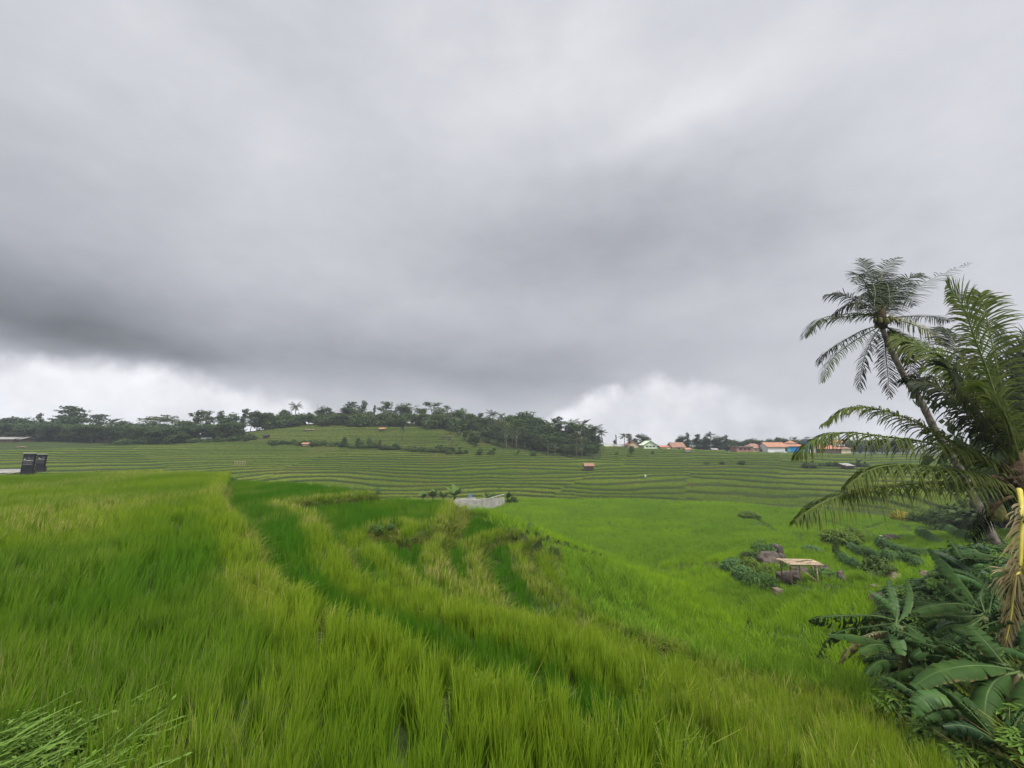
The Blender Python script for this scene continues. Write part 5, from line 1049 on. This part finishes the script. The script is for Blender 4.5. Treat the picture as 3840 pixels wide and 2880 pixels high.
def banana(label, base, crown, leaves, Y, Z=Z7, stem_r=.12, group=None):
    t = thing('banana_plant', label, 'banana plant', base, 0, group); mb = MB(); pts = spline([base - Vector((0, 0, .3)), base.lerp(crown, .5) + Vector((.05, 0, 0)), crown], 12); mb.tube([p - base for p in pts], [stem_r * (1 - .45 * i / 11) for i in range(12)], 10); mb.build('pseudostem', M['banana_stem'], t, True)
    for k, (px, W, mt, torn, dY, dr) in enumerate(leaves):
        pp = path(Z, Y, px, dY); pp = [pp[0].lerp(crown, .0)] + pp[1:]; banana_leaf(t, pp, W, mt, torn, random.uniform(-.15, .15), dr, seed=int(px[0][0] * 3 + px[-1][1]))
    return t
def gp(x, y, d=0.0): return Vector((x, y, gz(x, y) - d))
BL, BLI, BB = 'banana_leaf', 'banana_light', 'banana_bright'
cA = P(*Z7(1290, 720), 9.6); bA = gp(P(*Z7(1330, 1080), 9.8).x, 9.9)
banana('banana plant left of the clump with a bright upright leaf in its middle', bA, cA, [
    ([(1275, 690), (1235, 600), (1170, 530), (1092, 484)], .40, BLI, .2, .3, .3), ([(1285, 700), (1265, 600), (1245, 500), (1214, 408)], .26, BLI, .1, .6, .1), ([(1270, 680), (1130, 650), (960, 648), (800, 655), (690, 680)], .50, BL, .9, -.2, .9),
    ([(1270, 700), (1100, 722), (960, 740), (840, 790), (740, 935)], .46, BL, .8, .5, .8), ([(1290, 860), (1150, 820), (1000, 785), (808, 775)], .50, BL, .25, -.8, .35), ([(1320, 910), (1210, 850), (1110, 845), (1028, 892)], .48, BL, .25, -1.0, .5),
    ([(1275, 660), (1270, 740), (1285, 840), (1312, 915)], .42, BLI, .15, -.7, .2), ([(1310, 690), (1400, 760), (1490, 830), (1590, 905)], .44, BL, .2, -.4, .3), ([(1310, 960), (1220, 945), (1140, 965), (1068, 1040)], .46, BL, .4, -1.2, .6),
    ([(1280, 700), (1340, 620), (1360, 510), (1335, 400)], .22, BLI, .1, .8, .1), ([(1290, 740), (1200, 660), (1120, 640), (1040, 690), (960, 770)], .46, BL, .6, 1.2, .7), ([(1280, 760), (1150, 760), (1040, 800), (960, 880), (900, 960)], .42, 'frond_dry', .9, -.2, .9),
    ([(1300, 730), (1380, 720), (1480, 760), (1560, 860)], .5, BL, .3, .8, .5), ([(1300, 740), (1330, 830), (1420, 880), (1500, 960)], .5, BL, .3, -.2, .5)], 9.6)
cB = P(*Z7(1850, 660), 10.2); bB = gp(P(*Z7(1850, 1000), 10.4).x, 10.6)
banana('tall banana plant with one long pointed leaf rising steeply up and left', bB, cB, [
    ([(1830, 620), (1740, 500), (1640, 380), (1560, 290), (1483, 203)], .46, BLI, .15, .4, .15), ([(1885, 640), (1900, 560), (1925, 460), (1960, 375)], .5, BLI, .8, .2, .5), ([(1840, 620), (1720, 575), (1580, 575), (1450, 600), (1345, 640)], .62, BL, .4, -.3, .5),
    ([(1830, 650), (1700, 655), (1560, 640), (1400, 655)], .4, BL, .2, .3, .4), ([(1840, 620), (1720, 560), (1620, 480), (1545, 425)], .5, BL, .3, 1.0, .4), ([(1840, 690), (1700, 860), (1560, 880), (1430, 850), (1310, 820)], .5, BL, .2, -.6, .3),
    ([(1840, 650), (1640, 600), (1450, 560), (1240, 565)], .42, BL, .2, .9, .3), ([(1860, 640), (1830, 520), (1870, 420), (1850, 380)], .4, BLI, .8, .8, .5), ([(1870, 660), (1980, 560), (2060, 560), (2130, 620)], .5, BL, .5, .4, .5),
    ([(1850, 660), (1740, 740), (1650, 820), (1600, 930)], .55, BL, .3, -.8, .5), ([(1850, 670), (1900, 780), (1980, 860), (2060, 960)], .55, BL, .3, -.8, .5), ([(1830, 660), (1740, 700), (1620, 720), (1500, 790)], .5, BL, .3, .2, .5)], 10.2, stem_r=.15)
cC = P(*Z7(2080, 1030), 6.6); bC = gp(P(*Z7(2120, 1500), 6.4).x, 6.6)
banana('nearest big banana plant at the bottom right corner with wide sea green leaves', bC, cC, [
    ([(2020, 1020), (1900, 870), (1820, 780), (1748, 715)], .50, BL, .15, .5, .2), ([(2050, 1010), (1900, 985), (1720, 985), (1530, 1030), (1378, 1125)], .56, BL, .15, -.3, .35), ([(2090, 1020), (1950, 1060), (1880, 1150), (1860, 1260), (1850, 1390)], .62, BL, .3, -.6, .35),
    ([(2010, 980), (1880, 920), (1740, 900), (1640, 910), (1550, 965)], .40, BL, .6, .9, .6), ([(2140, 1290), (2040, 1310), (1950, 1335), (1860, 1390), (1770, 1470)], .46, BL, .2, -.8, .4), ([(2130, 1010), (2200, 900), (2260, 850), (2350, 850)], .5, BL, .3, 0, .4),
    ([(1820, 1215), (1740, 1160), (1650, 1090), (1578, 1045)], .26, BB, .1, -.2, .15), ([(2100, 1030), (2150, 1150), (2130, 1300), (2090, 1420)], .6, BL, .2, -1.0, .35), ([(1990, 980), (1860, 950), (1800, 1010), (1780, 1110)], .5, BL, .4, .8, .5)], 6.6)
cD = P(*Z7(1850, 1330), 6.3); bD = gp(P(*Z7(1880, 1560), 6.2).x, 6.4)
banana('low banana sapling with a light green curled leaf beneath the big plants', bD, cD, [
    ([(1760, 1250), (1640, 1190), (1520, 1180), (1440, 1215), (1400, 1310)], .44, BLI, .1, -.1, .3), ([(1810, 1290), (1700, 1280), (1570, 1280), (1458, 1335)], .30, BL, .3, -.2, .4), ([(1850, 1330), (1800, 1420), (1700, 1480), (1640, 1580)], .5, BL, .2, .4, .4),
    ([(2040, 1370), (2010, 1430), (1990, 1510), (1955, 1600)], .36, BLI, .2, -.4, .3), ([(1870, 1420), (1840, 1500), (1800, 1590), (1740, 1670)], .5, BL, .2, -.5, .4), ([(2130, 1480), (2100, 1560), (2060, 1620), (2020, 1690)], .5, BL, .2, -.6, .4), ([(1900, 1400), (1930, 1500), (1900, 1600), (1870, 1700)], .5, BL, .2, -.3, .4)], 6.2, stem_r=.07)
cE = P(*Z7(1780, 360), 14.5); bE = gp(P(*Z7(1800, 560), 14.5).x, 14.8)
banana('banana plant further back under the leaning palm trunk with ragged grey green leaves', bE, cE, [
    ([(1820, 300), (1760, 270), (1700, 280), (1640, 320)], .5, BL, .8, 0, .7), ([(1850, 250), (1780, 215), (1720, 225), (1670, 215)], .5, BLI, .3, .4, .5), ([(1930, 265), (1850, 240), (1780, 235), (1700, 240)], .7, BL, .2, -.5, .5), ([(1780, 330), (1700, 330), (1640, 370), (1600, 440)], .6, BL, .7, -.4, .7),
    ([(1790, 340), (1700, 260), (1660, 200), (1620, 145)], .6, BL, .3, .6, .4), ([(1800, 350), (1860, 380), (1900, 440), (1920, 520)], .6, BL, .6, -.5, .6), ([(1780, 370), (1700, 420), (1660, 470), (1600, 520)], .6, BL, .7, -.8, .7), ([(1800, 360), (1900, 330), (1960, 360), (2010, 420)], .6, BL, .6, 0, .6)], 14.5)
cF = P(*Z7(1720, 760), 12.0); bF = gp(P(*Z7(1720, 1020), 12.0).x, 12.4)
banana('dark banana plant in the shade at the middle of the clump', bF, cF, [
    ([(1720, 740), (1620, 690), (1530, 680), (1460, 730)], .6, BL, .4, .3, .5), ([(1720, 740), (1660, 640), (1600, 570), (1530, 520)], .6, BL, .6, .5, .6), ([(1720, 750), (1780, 820), (1800, 920), (1790, 1000)], .6, BL, .4, -.5, .5), ([(1720, 760), (1620, 780), (1520, 850), (1460, 960)], .6, BL, .4, -.6, .5),
    ([(1740, 740), (1840, 700), (1930, 730), (2000, 800)], .6, BL, .5, 0, .5), ([(1700, 780), (1640, 880), (1600, 960), (1590, 1040)], .6, BL, .4, -.8, .5), ([(1740, 760), (1900, 800), (2000, 900), (2060, 1000)], .6, BL, .4, .4, .5), ([(1740, 720), (1800, 560), (1900, 480), (2000, 440)], .6, BL, .6, .8, .6), ([(1740, 720), (1900, 600), (2000, 580), (2100, 640)], .6, BL, .6, 1.2, .6)], 12.0)

def banana_auto(x, y, Y, h, n, label, seed):
    rs = random.Random(seed); c = P(*Z7(x, y), Y); base = gp(c.x + .1, Y + .2); t = thing('banana_plant', label, 'banana plant', base); pts = spline([base - Vector((0, 0, .3)), base.lerp(c, .5) + Vector((.04, 0, 0)), c], 12)
    mb = MB(); mb.tube([p - base for p in pts], [.11 * (1 - .45 * i / 11) for i in range(12)], 10); mb.build('pseudostem', M['banana_stem'], t, True)
    for k in range(n):
        a = k * 2.4 + rs.uniform(-.3, .3); e = rs.uniform(.15, 1.25); L = h * rs.uniform(.75, 1.15); v = Vector((math.cos(a) * math.cos(e), math.sin(a) * math.cos(e), math.sin(e))); p = c.copy(); pp = [p.copy()]
        for s in range(5): p = p + v * L / 5; v = (v - UP * rs.uniform(.12, .42)).normalized(); pp.append(p.copy())
        banana_leaf(t, pp, .34 * h * rs.uniform(.8, 1.15), rs.choice([BL, BL, BL, BLI, 'banana_deep']), rs.choice([.15, .3, .6, .95]), rs.uniform(-.3, .3), rs.uniform(.3, .7), seed=seed * 31 + k)
M['banana_deep'] = leaf_mat('banana_deep', (.008, .026, .010), (.022, .055, .020), trans=.18, nscale=.7, rough=.5, spec=.2, vein=True)
for i, (x, y, Y, h, n, lab) in enumerate(((1640, 1000, 9.0, 1.6, 10, 'shaded banana plant above the lime green leaf'), (1430, 1020, 10.6, 1.2, 8, 'small banana plant at the foot of the clump beside the rice'),
        (2010, 800, 11.0, 1.8, 10, 'banana plant directly behind the hanging dry frond'), (1930, 1180, 7.6, 1.5, 9, 'banana plant between the lime green leaf and the right edge'), (1640, 1380, 7.0, 1.0, 8, 'short banana sapling in the dark hollow below the lime green leaf'), (2080, 1300, 6.6, 1.3, 8, 'banana plant at the right edge below the hanging dry frond'),
        (1960, 560, 13.0, 1.8, 10, 'banana plant at the foot of the leaning palm trunk'), (1990, 1560, 5.6, 1.0, 8, 'banana sapling in the very bottom right corner'), (1780, 1500, 6.2, .9, 8, 'banana sapling left of the bottom right corner one'), (2110, 1000, 8.6, 1.6, 9, 'banana plant at the right edge half way up the clump'), (1840, 470, 14.0, 1.6, 9, 'ragged banana plant behind the steep pointed leaf'))):
    banana_auto(x, y, Y, h, n, lab, i + 1)
# ------------------------------------------------------------------ leafy shrubs and weeds
def leaf_bush(name, n, R_, H, leaf, mat, compound=True, stems=5, seed=0):
    rs = np.random.default_rng(seed); V = []; Fq = []; T = []; Rr = []
    for _ in range(n):
        a = rs.uniform(0, 6.283); rr = R_ * math.sqrt(rs.uniform()); z = H * (.25 + .75 * rs.uniform() ** .7) * (1 - .45 * (rr / R_) ** 2); c = np.array([rr * math.cos(a), rr * math.sin(a), z]); rv = rs.uniform(); k = 5 if compound else 1
        for j in range(k):
            aa = a + (j - (k - 1) / 2) * 1.0 + rs.normal(0, .25) if compound else rs.uniform(0, 6.283); d = np.array([math.cos(aa), math.sin(aa), rs.uniform(-.5, .15)]); d /= np.linalg.norm(d); s = np.cross(d, [0, 0, 1]); s /= np.linalg.norm(s); l = leaf * rs.uniform(.7, 1.2); w = l * (.16 if compound else .30); b = len(V)
            V += [c, c + d * l * .5 + s * w, c + d * l + np.array([0, 0, -.18 * l]), c + d * l * .5 - s * w]; Fq.append((b, b + 1, b + 2, b + 3)); T += [0, .5, 1, .5]; Rr += [rv] * 4
    me = mesh_np(name, V, Fq, {'t': T, 'r': Rr}); me.materials.append(M[mat]); sb = MB()
    for k in range(stems): a = k * 2.4; sb.tube([(0.05 * math.cos(a), .05 * math.sin(a), -.15), (R_ * .3 * math.cos(a), R_ * .3 * math.sin(a), H * .4), (R_ * .55 * math.cos(a), R_ * .55 * math.sin(a), H * .75)], [.02, .015, .008], 5)
    sm = sb.mesh('stems', True); sm.materials.append(M['bark']); return sm, me
BUSH = {}
for key, args in {'blue': (420, .75, .8, .20, 'shrub_blue', True), 'yellow': (460, .9, .9, .20, 'shrub_yellow', True), 'green': (520, .9, .8, .18, 'shrub_green', False), 'dark': (520, .85, .85, .2, 'crown_mid', False), 'gold': (260, .8, .8, .22, 'shrub_gold', True), 'weed': (120, .5, .6, .16, 'weed', False)}.items():
    BUSH[key] = [leaf_bush('foliage', *args, seed=q * 7 + len(key)) for q in range(3)]
_bk = [0]
def bush(kind, p, w, h, label, group=None, name='shrub', cat='shrub'):
    _bk[0] += 1; sm, fm = BUSH[kind][_bk[0] % 3]; t = thing(name, label, cat, p, random.uniform(0, 6.28), group); t.scale = (w / 1.7, w / 1.7, h / .85); obj('stems', sm, None, t); obj('foliage', fm, None, t); SKIP.append((p.x, p.y, w * .42)); return t
def Hb(Z, x, y, y0=8): return hit(*Z(x, y), y0)
def px_bush(kind, Z, x, yb, wpx, hpx, sc, label, group=None, **k):
    p = Hb(Z, x, yb); f = p.length / F / sc; return bush(kind, p, wpx * f * .95, max(.3, hpx * f * 1.25), label, group, **k)
B9 = [('blue', 560, 670, 170, 90, 'pale blue green cassava bush at the left of the rocky island'), ('yellow', 700, 690, 120, 95, 'yellow leaved cassava in the middle of the rocky island'), ('blue', 640, 730, 150, 90, 'blue green bush in front of the yellow leaved cassava'), ('green', 800, 790, 170, 90, 'dense dark low bush at the front of the rocky island'),
      ('green', 700, 760, 160, 80, 'low dark green bush left of the front corner of the island'), ('green', 810, 560, 160, 110, 'dark leafy bush on top of the big rock'), ('dark', 690, 570, 130, 60, 'dark creeper bush behind the yellow cassava'), ('green', 590, 580, 60, 35, 'tiny dark bush at the far left of the rocky island'),
      ('weed', 950, 660, 120, 60, 'broad leaved weed between the big rock and the bamboo platform'), ('green', 1050, 640, 130, 60, 'dark weed growing under the bamboo platform'), ('green', 1320, 710, 160, 50, 'leafy weed around the rock right of the platform'), ('yellow', 830, 690, 90, 60, 'small yellowish bush beside the big rock'),
      ('blue', 1210, 492, 120, 38, 'small pale cassava patch behind the bamboo platform'), ('yellow', 1440, 440, 180, 80, 'large yellow green bush in the fields beyond the platform'), ('yellow', 1550, 420, 110, 75, 'pointed yellow green bush at the right of the large one'), ('weed', 1350, 420, 100, 50, 'pale grey twiggy bush at the left of the large yellow green one'),
      ('dark', 1415, 540, 40, 110, 'narrow upright dark shrub below the large yellow green bush'), ('dark', 1765, 690, 150, 90, 'dark pointed bush standing alone in the right terraces'), ('dark', 1895, 705, 60, 50, 'small dark bush right of the lone dark pointed bush'), ('weed', 740, 275, 110, 35, 'pale weeds where the valley dykes meet'), ('yellow', 690, 215, 130, 45, 'yellow green bush on the dyke corner at the edge of the hillside'),
      ('weed', 1670, 420, 80, 30, 'pale weed tuft left of the cassava rows'), ('weed', 1115, 390, 50, 40, 'small pale weed at the end of the curved dyke'), ('blue', 1800, 460, 80, 60, 'upright pale cassava at the head of the middle row')]
for kd, x, yb, w, h, lab in B9: px_bush(kd, Z9, x, yb, w, h, 2.212, lab)
for nm, pts, n in (('the upper cassava row', [(1500, 470), (1620, 530), (1740, 560)], 7), ('the long middle cassava row', [(1790, 545), (1900, 570), (2000, 600), (2100, 620)], 8), ('the short lower cassava row', [(1450, 575), (1520, 610), (1600, 640)], 5), ('the thin cassava row beside the round field', [(1860, 480), (1960, 500), (2060, 515), (2140, 525)], 6)):
    for i in range(n):
        s = i / (n - 1); x = np.interp(s, np.linspace(0, 1, len(pts)), [p[0] for p in pts]); y = np.interp(s, np.linspace(0, 1, len(pts)), [p[1] for p in pts]); px_bush('blue' if i % 4 else 'green', Z9, x, y + random.uniform(-4, 4), random.uniform(50, 70), random.uniform(46, 66) * (.75 if 'thin' in nm else 1), 2.212, 'one of the cassava plants in ' + nm, 'cassava plants in ' + nm)
for nm, pts, n in (('the dark row on the bank by the palm trunk', [(1310, 1200), (1390, 1250), (1470, 1300)], 6), ('the row nearest the leaning palm trunk', [(1530, 1165), (1620, 1210), (1720, 1260), (1800, 1290)], 8)):
    for i in range(n):
        s = i / (n - 1); x = np.interp(s, np.linspace(0, 1, len(pts)), [p[0] for p in pts]); y = np.interp(s, np.linspace(0, 1, len(pts)), [p[1] for p in pts]); px_bush('blue', Z6, x, y, 60, 45, 2.353, 'one of the leafy plants in ' + nm, 'leafy plants in ' + nm)
px_bush('gold', Z6, 1130, 1075, 100, 60, 2.353, 'bright golden yellow bush seen below the lowest long palm frond')
for x, y, w, h, k in ((1450, 1150, 110, 110, 'dark'), (1560, 1080, 120, 70, 'green'), (1660, 1120, 130, 70, 'blue'), (1780, 1110, 140, 80, 'green'), (1850, 1180, 120, 80, 'blue'), (1930, 1330, 130, 90, 'dark'), (1330, 1090, 110, 70, 'yellow'), (1240, 1085, 90, 50, 'green'), (1900, 1060, 140, 80, 'yellow')):
    px_bush(k, Z6, x, y, w, h, 2.353, 'one of the mixed bushes on the bank around the leaning palm trunk', 'mixed bushes on the bank around the leaning palm trunk')
for x, y, w, h, k, lab in ((830, 1850, 30, 28, 'green', 'front part of the curved dark weed patch on the upper terrace'), (842, 1822, 34, 26, 'green', 'middle clump of the curved dark weed patch on the upper terrace'), (866, 1808, 40, 22, 'blue', 'back clump of the curved dark weed patch on the upper terrace'), (1415, 1858, 26, 26, 'blue', 'small pale weed near the crest of the terraces'),
                        (1520, 1868, 20, 16, 'weed', 'tiny weed at the crest near the concrete channel'), (1548, 1915, 44, 30, 'green', 'dark weed clump on a terrace bank left of the valley'), (1400, 2000, 80, 40, 'green', 'low dark green weeds at the foot of the notched terrace bank'), (1460, 1985, 50, 26, 'blue', 'pale green weeds right of the low dark ones under the bank'), (1920, 1960, 40, 26, 'dark', 'dark clump at the outer corner of the terraces'),
                        (1990, 1985, 44, 30, 'blue', 'pale leafed plant on the outer terrace edge'), (2030, 2008, 30, 26, 'blue', 'second pale leafed plant lower on the outer terrace edge'), (2075, 2090, 60, 46, 'dark', 'dark bush on the outermost terrace bank'), (2055, 2135, 36, 34, 'dark', 'round dark weed hanging on the lowest terrace bank')):
    p = hit(x, y, 5); bush(k, p, w * p.length / F * .75, max(.25, h * p.length / F * .8), lab, None, 'weed_clump', 'weeds')

# ------------------------------------------------------------------ rocks and the bamboo platform
for x, yb, w, h, mt, lab in ((850, 612, 180, 80, 'rock', 'biggest dark boulder of the rocky island'), (1020, 742, 165, 62, 'rock', 'long flat boulder in front of the bamboo platform'), (1125, 695, 105, 50, 'rock', 'boulder under the bamboo platform'), (1290, 700, 125, 66, 'rock', 'rounded boulder at the right leg of the platform'), (1452, 748, 58, 62, 'rock', 'upright boulder standing apart right of the platform'),
                            (922, 862, 78, 46, 'rock_pale', 'pale boulder in the rice below the island'), (1762, 935, 105, 60, 'rock', 'dark boulder above the torn banana leaf'), (925, 560, 100, 90, 'rock', 'knobbly boulder behind the left end of the platform'), (1742, 800, 80, 24, 'rock_pale', 'flat pale stone in the right terraces'), (2140, 735, 70, 50, 'rock_pale', 'tan earthy boulder near the banana clump'),
                            (1860, 385, 90, 26, 'rock', 'dark flat soil mound by the round field'), (1779, 376, 20, 16, 'white', 'small white stone on the dyke'), (712, 560, 80, 50, 'rock', 'dark boulder at the back left of the island'), (1065, 665, 60, 34, 'rock_pale', 'pale broken stone beneath the platform'), (955, 590, 70, 60, 'rock', 'dark boulder against the left platform leg'), (1900, 730, 120, 40, 'rock_pale', 'low tan bank stone right of the terraces')):
    p = Hb(Z9, x, yb - h * .15); f = p.length / F / 2.212; rock_at(p, w * f * .85, w * f * .7, h * f * .95, mt, lab, rz=random.uniform(-.5, .5)); SKIP.append((p.x, p.y, w * f * .5))
def platform():
    a = P(*Z9(1195, 690), 27.0); g = gz(a.x, a.y); base = Vector((P(*Z9(1120, 690), 27.4).x, 27.4, gz(P(*Z9(1120, 690), 27.4).x, 27.4))); top = P(*Z9(1120, 572), 27.4).z - base.z; t = thing('bamboo_platform', 'rough bamboo platform on poles among the boulders', 'platform', base, -.06); Wd = 2.25; Dp = 1.25
    SKIP.append((base.x, base.y, 1.2))
    for sx, sy in ((-.42, -.36), (.33, -.38), (.47, .36), (-.46, .36), (.1, .38)):
        b = MB(); b.tube([(sx * Wd, sy * Dp, -.3), (sx * Wd + random.uniform(-.04, .04), sy * Dp, top * .5), (sx * Wd, sy * Dp, top - .03)], .04, 7, wob=.1); b.build('leg', M['bamboo' if sx > 0 else 'wood'], t, True)
    b = MB(); b.tube([(-.15 * Wd, -.38 * Dp, top * .85), (.62 * Wd, -.3 * Dp, .02)], .03, 6); b.build('brace', M['bamboo'], t, True); b = MB(); b.tube([(-.75 * Wd, -.5 * Dp, -.02), (-.3 * Wd, -.45 * Dp, .28)], .03, 6); b.build('brace', M['bamboo'], t, True)
    for sy in (-.36, .36): b = MB(); b.tube([(-.5 * Wd, sy * Dp, top - .05), (.5 * Wd, sy * Dp, top - .05)], .035, 6); b.build('beam', M['bamboo'], t, True)
    b = MB()
    for k in range(17): y = (-.5 + k / 16) * Dp; b.box((random.uniform(-.08, .08), y, top + .02 + random.uniform(0, .03)), (Wd * random.uniform(.92, 1.08), .065, .02), rz=random.uniform(-.05, .05), rx=random.uniform(-.2, .2), ry=random.uniform(-.015, .015))
    for k in range(7): b.box((random.uniform(-.8, .8), random.uniform(-.5, .3), top + .07 + .01 * k), (random.uniform(.5, 1.1), .06, .014), rz=random.uniform(-.5, .5), ry=random.uniform(-.08, .08))
    b.build('slat_deck', M['bamboo'], t)
platform()
def canna():
    p = Hb(Z9, 800, 520); t = thing('tall_plant', 'spiky tall plant with a dark flower stalk on the biggest boulder', 'plant', p); rs = random.Random(3); s = p.length / F / 2.212
    for k in range(12):
        a = rs.uniform(0, 6.28); c0 = p + Vector((.2 * math.cos(a), .2 * math.sin(a), .0)); hh = rs.uniform(.7, 1.25); l = rs.uniform(.35, .6); tip = c0 + Vector((l * math.cos(a), l * math.sin(a), hh)); banana_leaf(t, [c0, c0.lerp(tip, .5) + Vector((0, 0, .18)), tip + Vector((.0, 0, -.05))], .22, 'banana_light' if k % 2 else 'banana_leaf', .05, 0, .3, seed=k)
    mb = MB(); mb.tube([(0, 0, 0), (-.1, 0, 1.0), (-.32, 0, 1.75)], [.02, .015, .03], 6); mb.build('flower_stalk', M['bark'], t, True)
canna()
# big broadleaf tree behind the palms at the right edge
p = at_u(3900, 34); t_ = tree('round', 'crown_mid', p, z_top(1265, p) - p.z, 'large leafy tree behind the young palm at the right edge', None, .9)
for i, (u, Y, v) in enumerate(((3560, 60, 1905), (3640, 52, 1880), (3760, 48, 1840), (3860, 40, 1780), (3960, 36, 1700))): p = at_u(u, Y); tree('bush' if i < 3 else 'round', 'crown_mid', p, max(1.5, z_top(v, p) - p.z), 'one of the leafy trees on the slope behind the young palm', 'leafy trees on the slope behind the young palm', 1.3)
# long stone-coloured dykes are part of the ground; weeds at the near left corner
def broad_weed(name, n, h, seed):
    rs = np.random.default_rng(seed); V = []; Fq = []; T = []; R_ = []
    for k in range(n):
        a = rs.uniform(-.9, .9); c = np.array([0., 0, 0]); d = np.array([math.cos(a) * .55, math.sin(a) * .55, 1.0]); d /= np.linalg.norm(d); L = h * rs.uniform(.6, 1.2); rv = rs.uniform(); w = rs.uniform(.010, .020); b = len(V); s = np.cross(d, rs.normal(size=3)); s /= np.linalg.norm(s); dr = rs.uniform(.08, .30); off = np.append(rs.normal(0, .06, 2), 0); c = c + off
        for g in range(9):
            u = g / 8; ww = w * (math.sin(math.pi * (.12 + .86 * u)) ** .6); V += [c - s * ww, c + s * ww]; T += [u, u]; R_ += [rv, rv]
            if g: Fq.append((b + 2 * g - 2, b + 2 * g - 1, b + 2 * g + 1, b + 2 * g))
            c = c + d * L / 8; d = d + np.array([.04, 0, -dr * .6]); d /= np.linalg.norm(d)
        if k % 3 == 0:
            for q in range(7):
                m = V[b + 2 * (2 + q)]; e = rs.normal(size=3) * .5 + np.array([.5, 0, .1]); e /= np.linalg.norm(e); sx = np.cross(e, [0, 0, 1]); l = rs.uniform(.05, .10); bb = len(V); V += [m, m + e * l * .5 + sx * l * .22, m + e * l, m + e * l * .5 - sx * l * .22]; T += [.4, .7, 1, .7]; R_ += [rv] * 4; Fq.append((bb, bb + 1, bb + 2, bb + 3))
    me = mesh_np(name, V, Fq, {'t': T, 'r': R_}); me.materials.append(M['weed']); return bpy.data.objects.new(name, me)
def weeds_scatter():
    T = [broad_weed('weed_tuft', 16, 1.05, s) for s in range(4)]; n = 330
    x = rng.uniform(-5.6, -2.2, n * 3); y = rng.uniform(1.2, 4.6, n * 3); k = np.hypot(x + 4.35, y - 2.9) < 1.25; x, y = x[k][:n], y[k][:n]; h = terrain(x, y); n = len(x); s = rng.uniform(.45, .8, n) * np.clip(1.15 - .12 * (y - 1), .5, 1.2)
    scatter('weeds', T, np.stack([x, y, h - .03], -1), rng.uniform(-.5, .5, n), np.stack([s, s, s], -1), rng.uniform(0, 1, n), np.stack([rng.normal(0, .15, n), rng.normal(.12, .12, n)], -1), 'pale tall weeds and seeding grass in the near left corner', 'weeds')
weeds_scatter()
def undergrowth():
    T = []
    for q, (mt, cmp_) in enumerate((('shrub_green', False), ('banana_under', False), ('crown_mid', False), ('weed', True))):
        sm, me = leaf_bush('undergrowth_tuft', 60, .35, .38, .13 if q != 1 else .22, mt, cmp_, seed=q + 50); T.append(bpy.data.objects.new('undergrowth_tuft', me))
    n = 3400; x = rng.uniform(3.5, 24, n * 2); y = rng.uniform(.8, 21, n * 2); h, pid, plot, fr, bank, b, fv, reg = terrain(x, y, True); k = bank; x, y, h = x[k], y[k], h[k]; n = len(x); s = rng.uniform(.5, 1.25, n)
    scatter('undergrowth', T, np.stack([x, y, h - .05], -1), rng.uniform(0, 6.28, n), np.stack([s, s, s * rng.uniform(.6, 1.2, n)], -1), rng.uniform(0, 1, n), None, 'tangled dark undergrowth on the bank under the bananas', 'undergrowth')
M['banana_under'] = leaf_mat('banana_under', (.012, .035, .012), (.035, .085, .022), trans=.25, nscale=1)
undergrowth()
for w_ in ([(1690, 1600), (1760, 1645), (1900, 1690), (2050, 1712), (2255, 1722), (2262, 1670)],):
    WOODS.append(np.array([(hit(u, v, 60).x, hit(u, v, 60).y) for u, v in w_[:-1]] + [(at_u(2262, 195).x, 195), (at_u(1650, 195).x, 195)]))
M['bank_grass'] = leaf_mat('bank_grass', (.05, .09, .010), (.15, .20, .02), tip=(.24, .27, .04), dry=(.38, .28, .12), dry_amt=.15, trans=.3, nscale=.5, spec=.1)
rice_near(); bank_grass(); rice_valley(); rice_far()

def haze():
    m = bpy.data.materials.new('haze'); m.use_nodes = True; g = G(m.node_tree); g.n.clear(); o = g.node('ShaderNodeOutputMaterial'); v = g.node('ShaderNodeVolumePrincipled')
    v.inputs['Color'].default_value = (.80, .86, .95, 1); v.inputs['Density'].default_value = HAZE; v.inputs['Anisotropy'].default_value = .2; g.l.new(v.outputs[0], o.inputs['Volume'])
    mb = MB(); mb.box((0, 150, 3), (900, 700, 46)); tag(mb.build('haze', m), kind='stuff')
HAZE = .0005
haze()
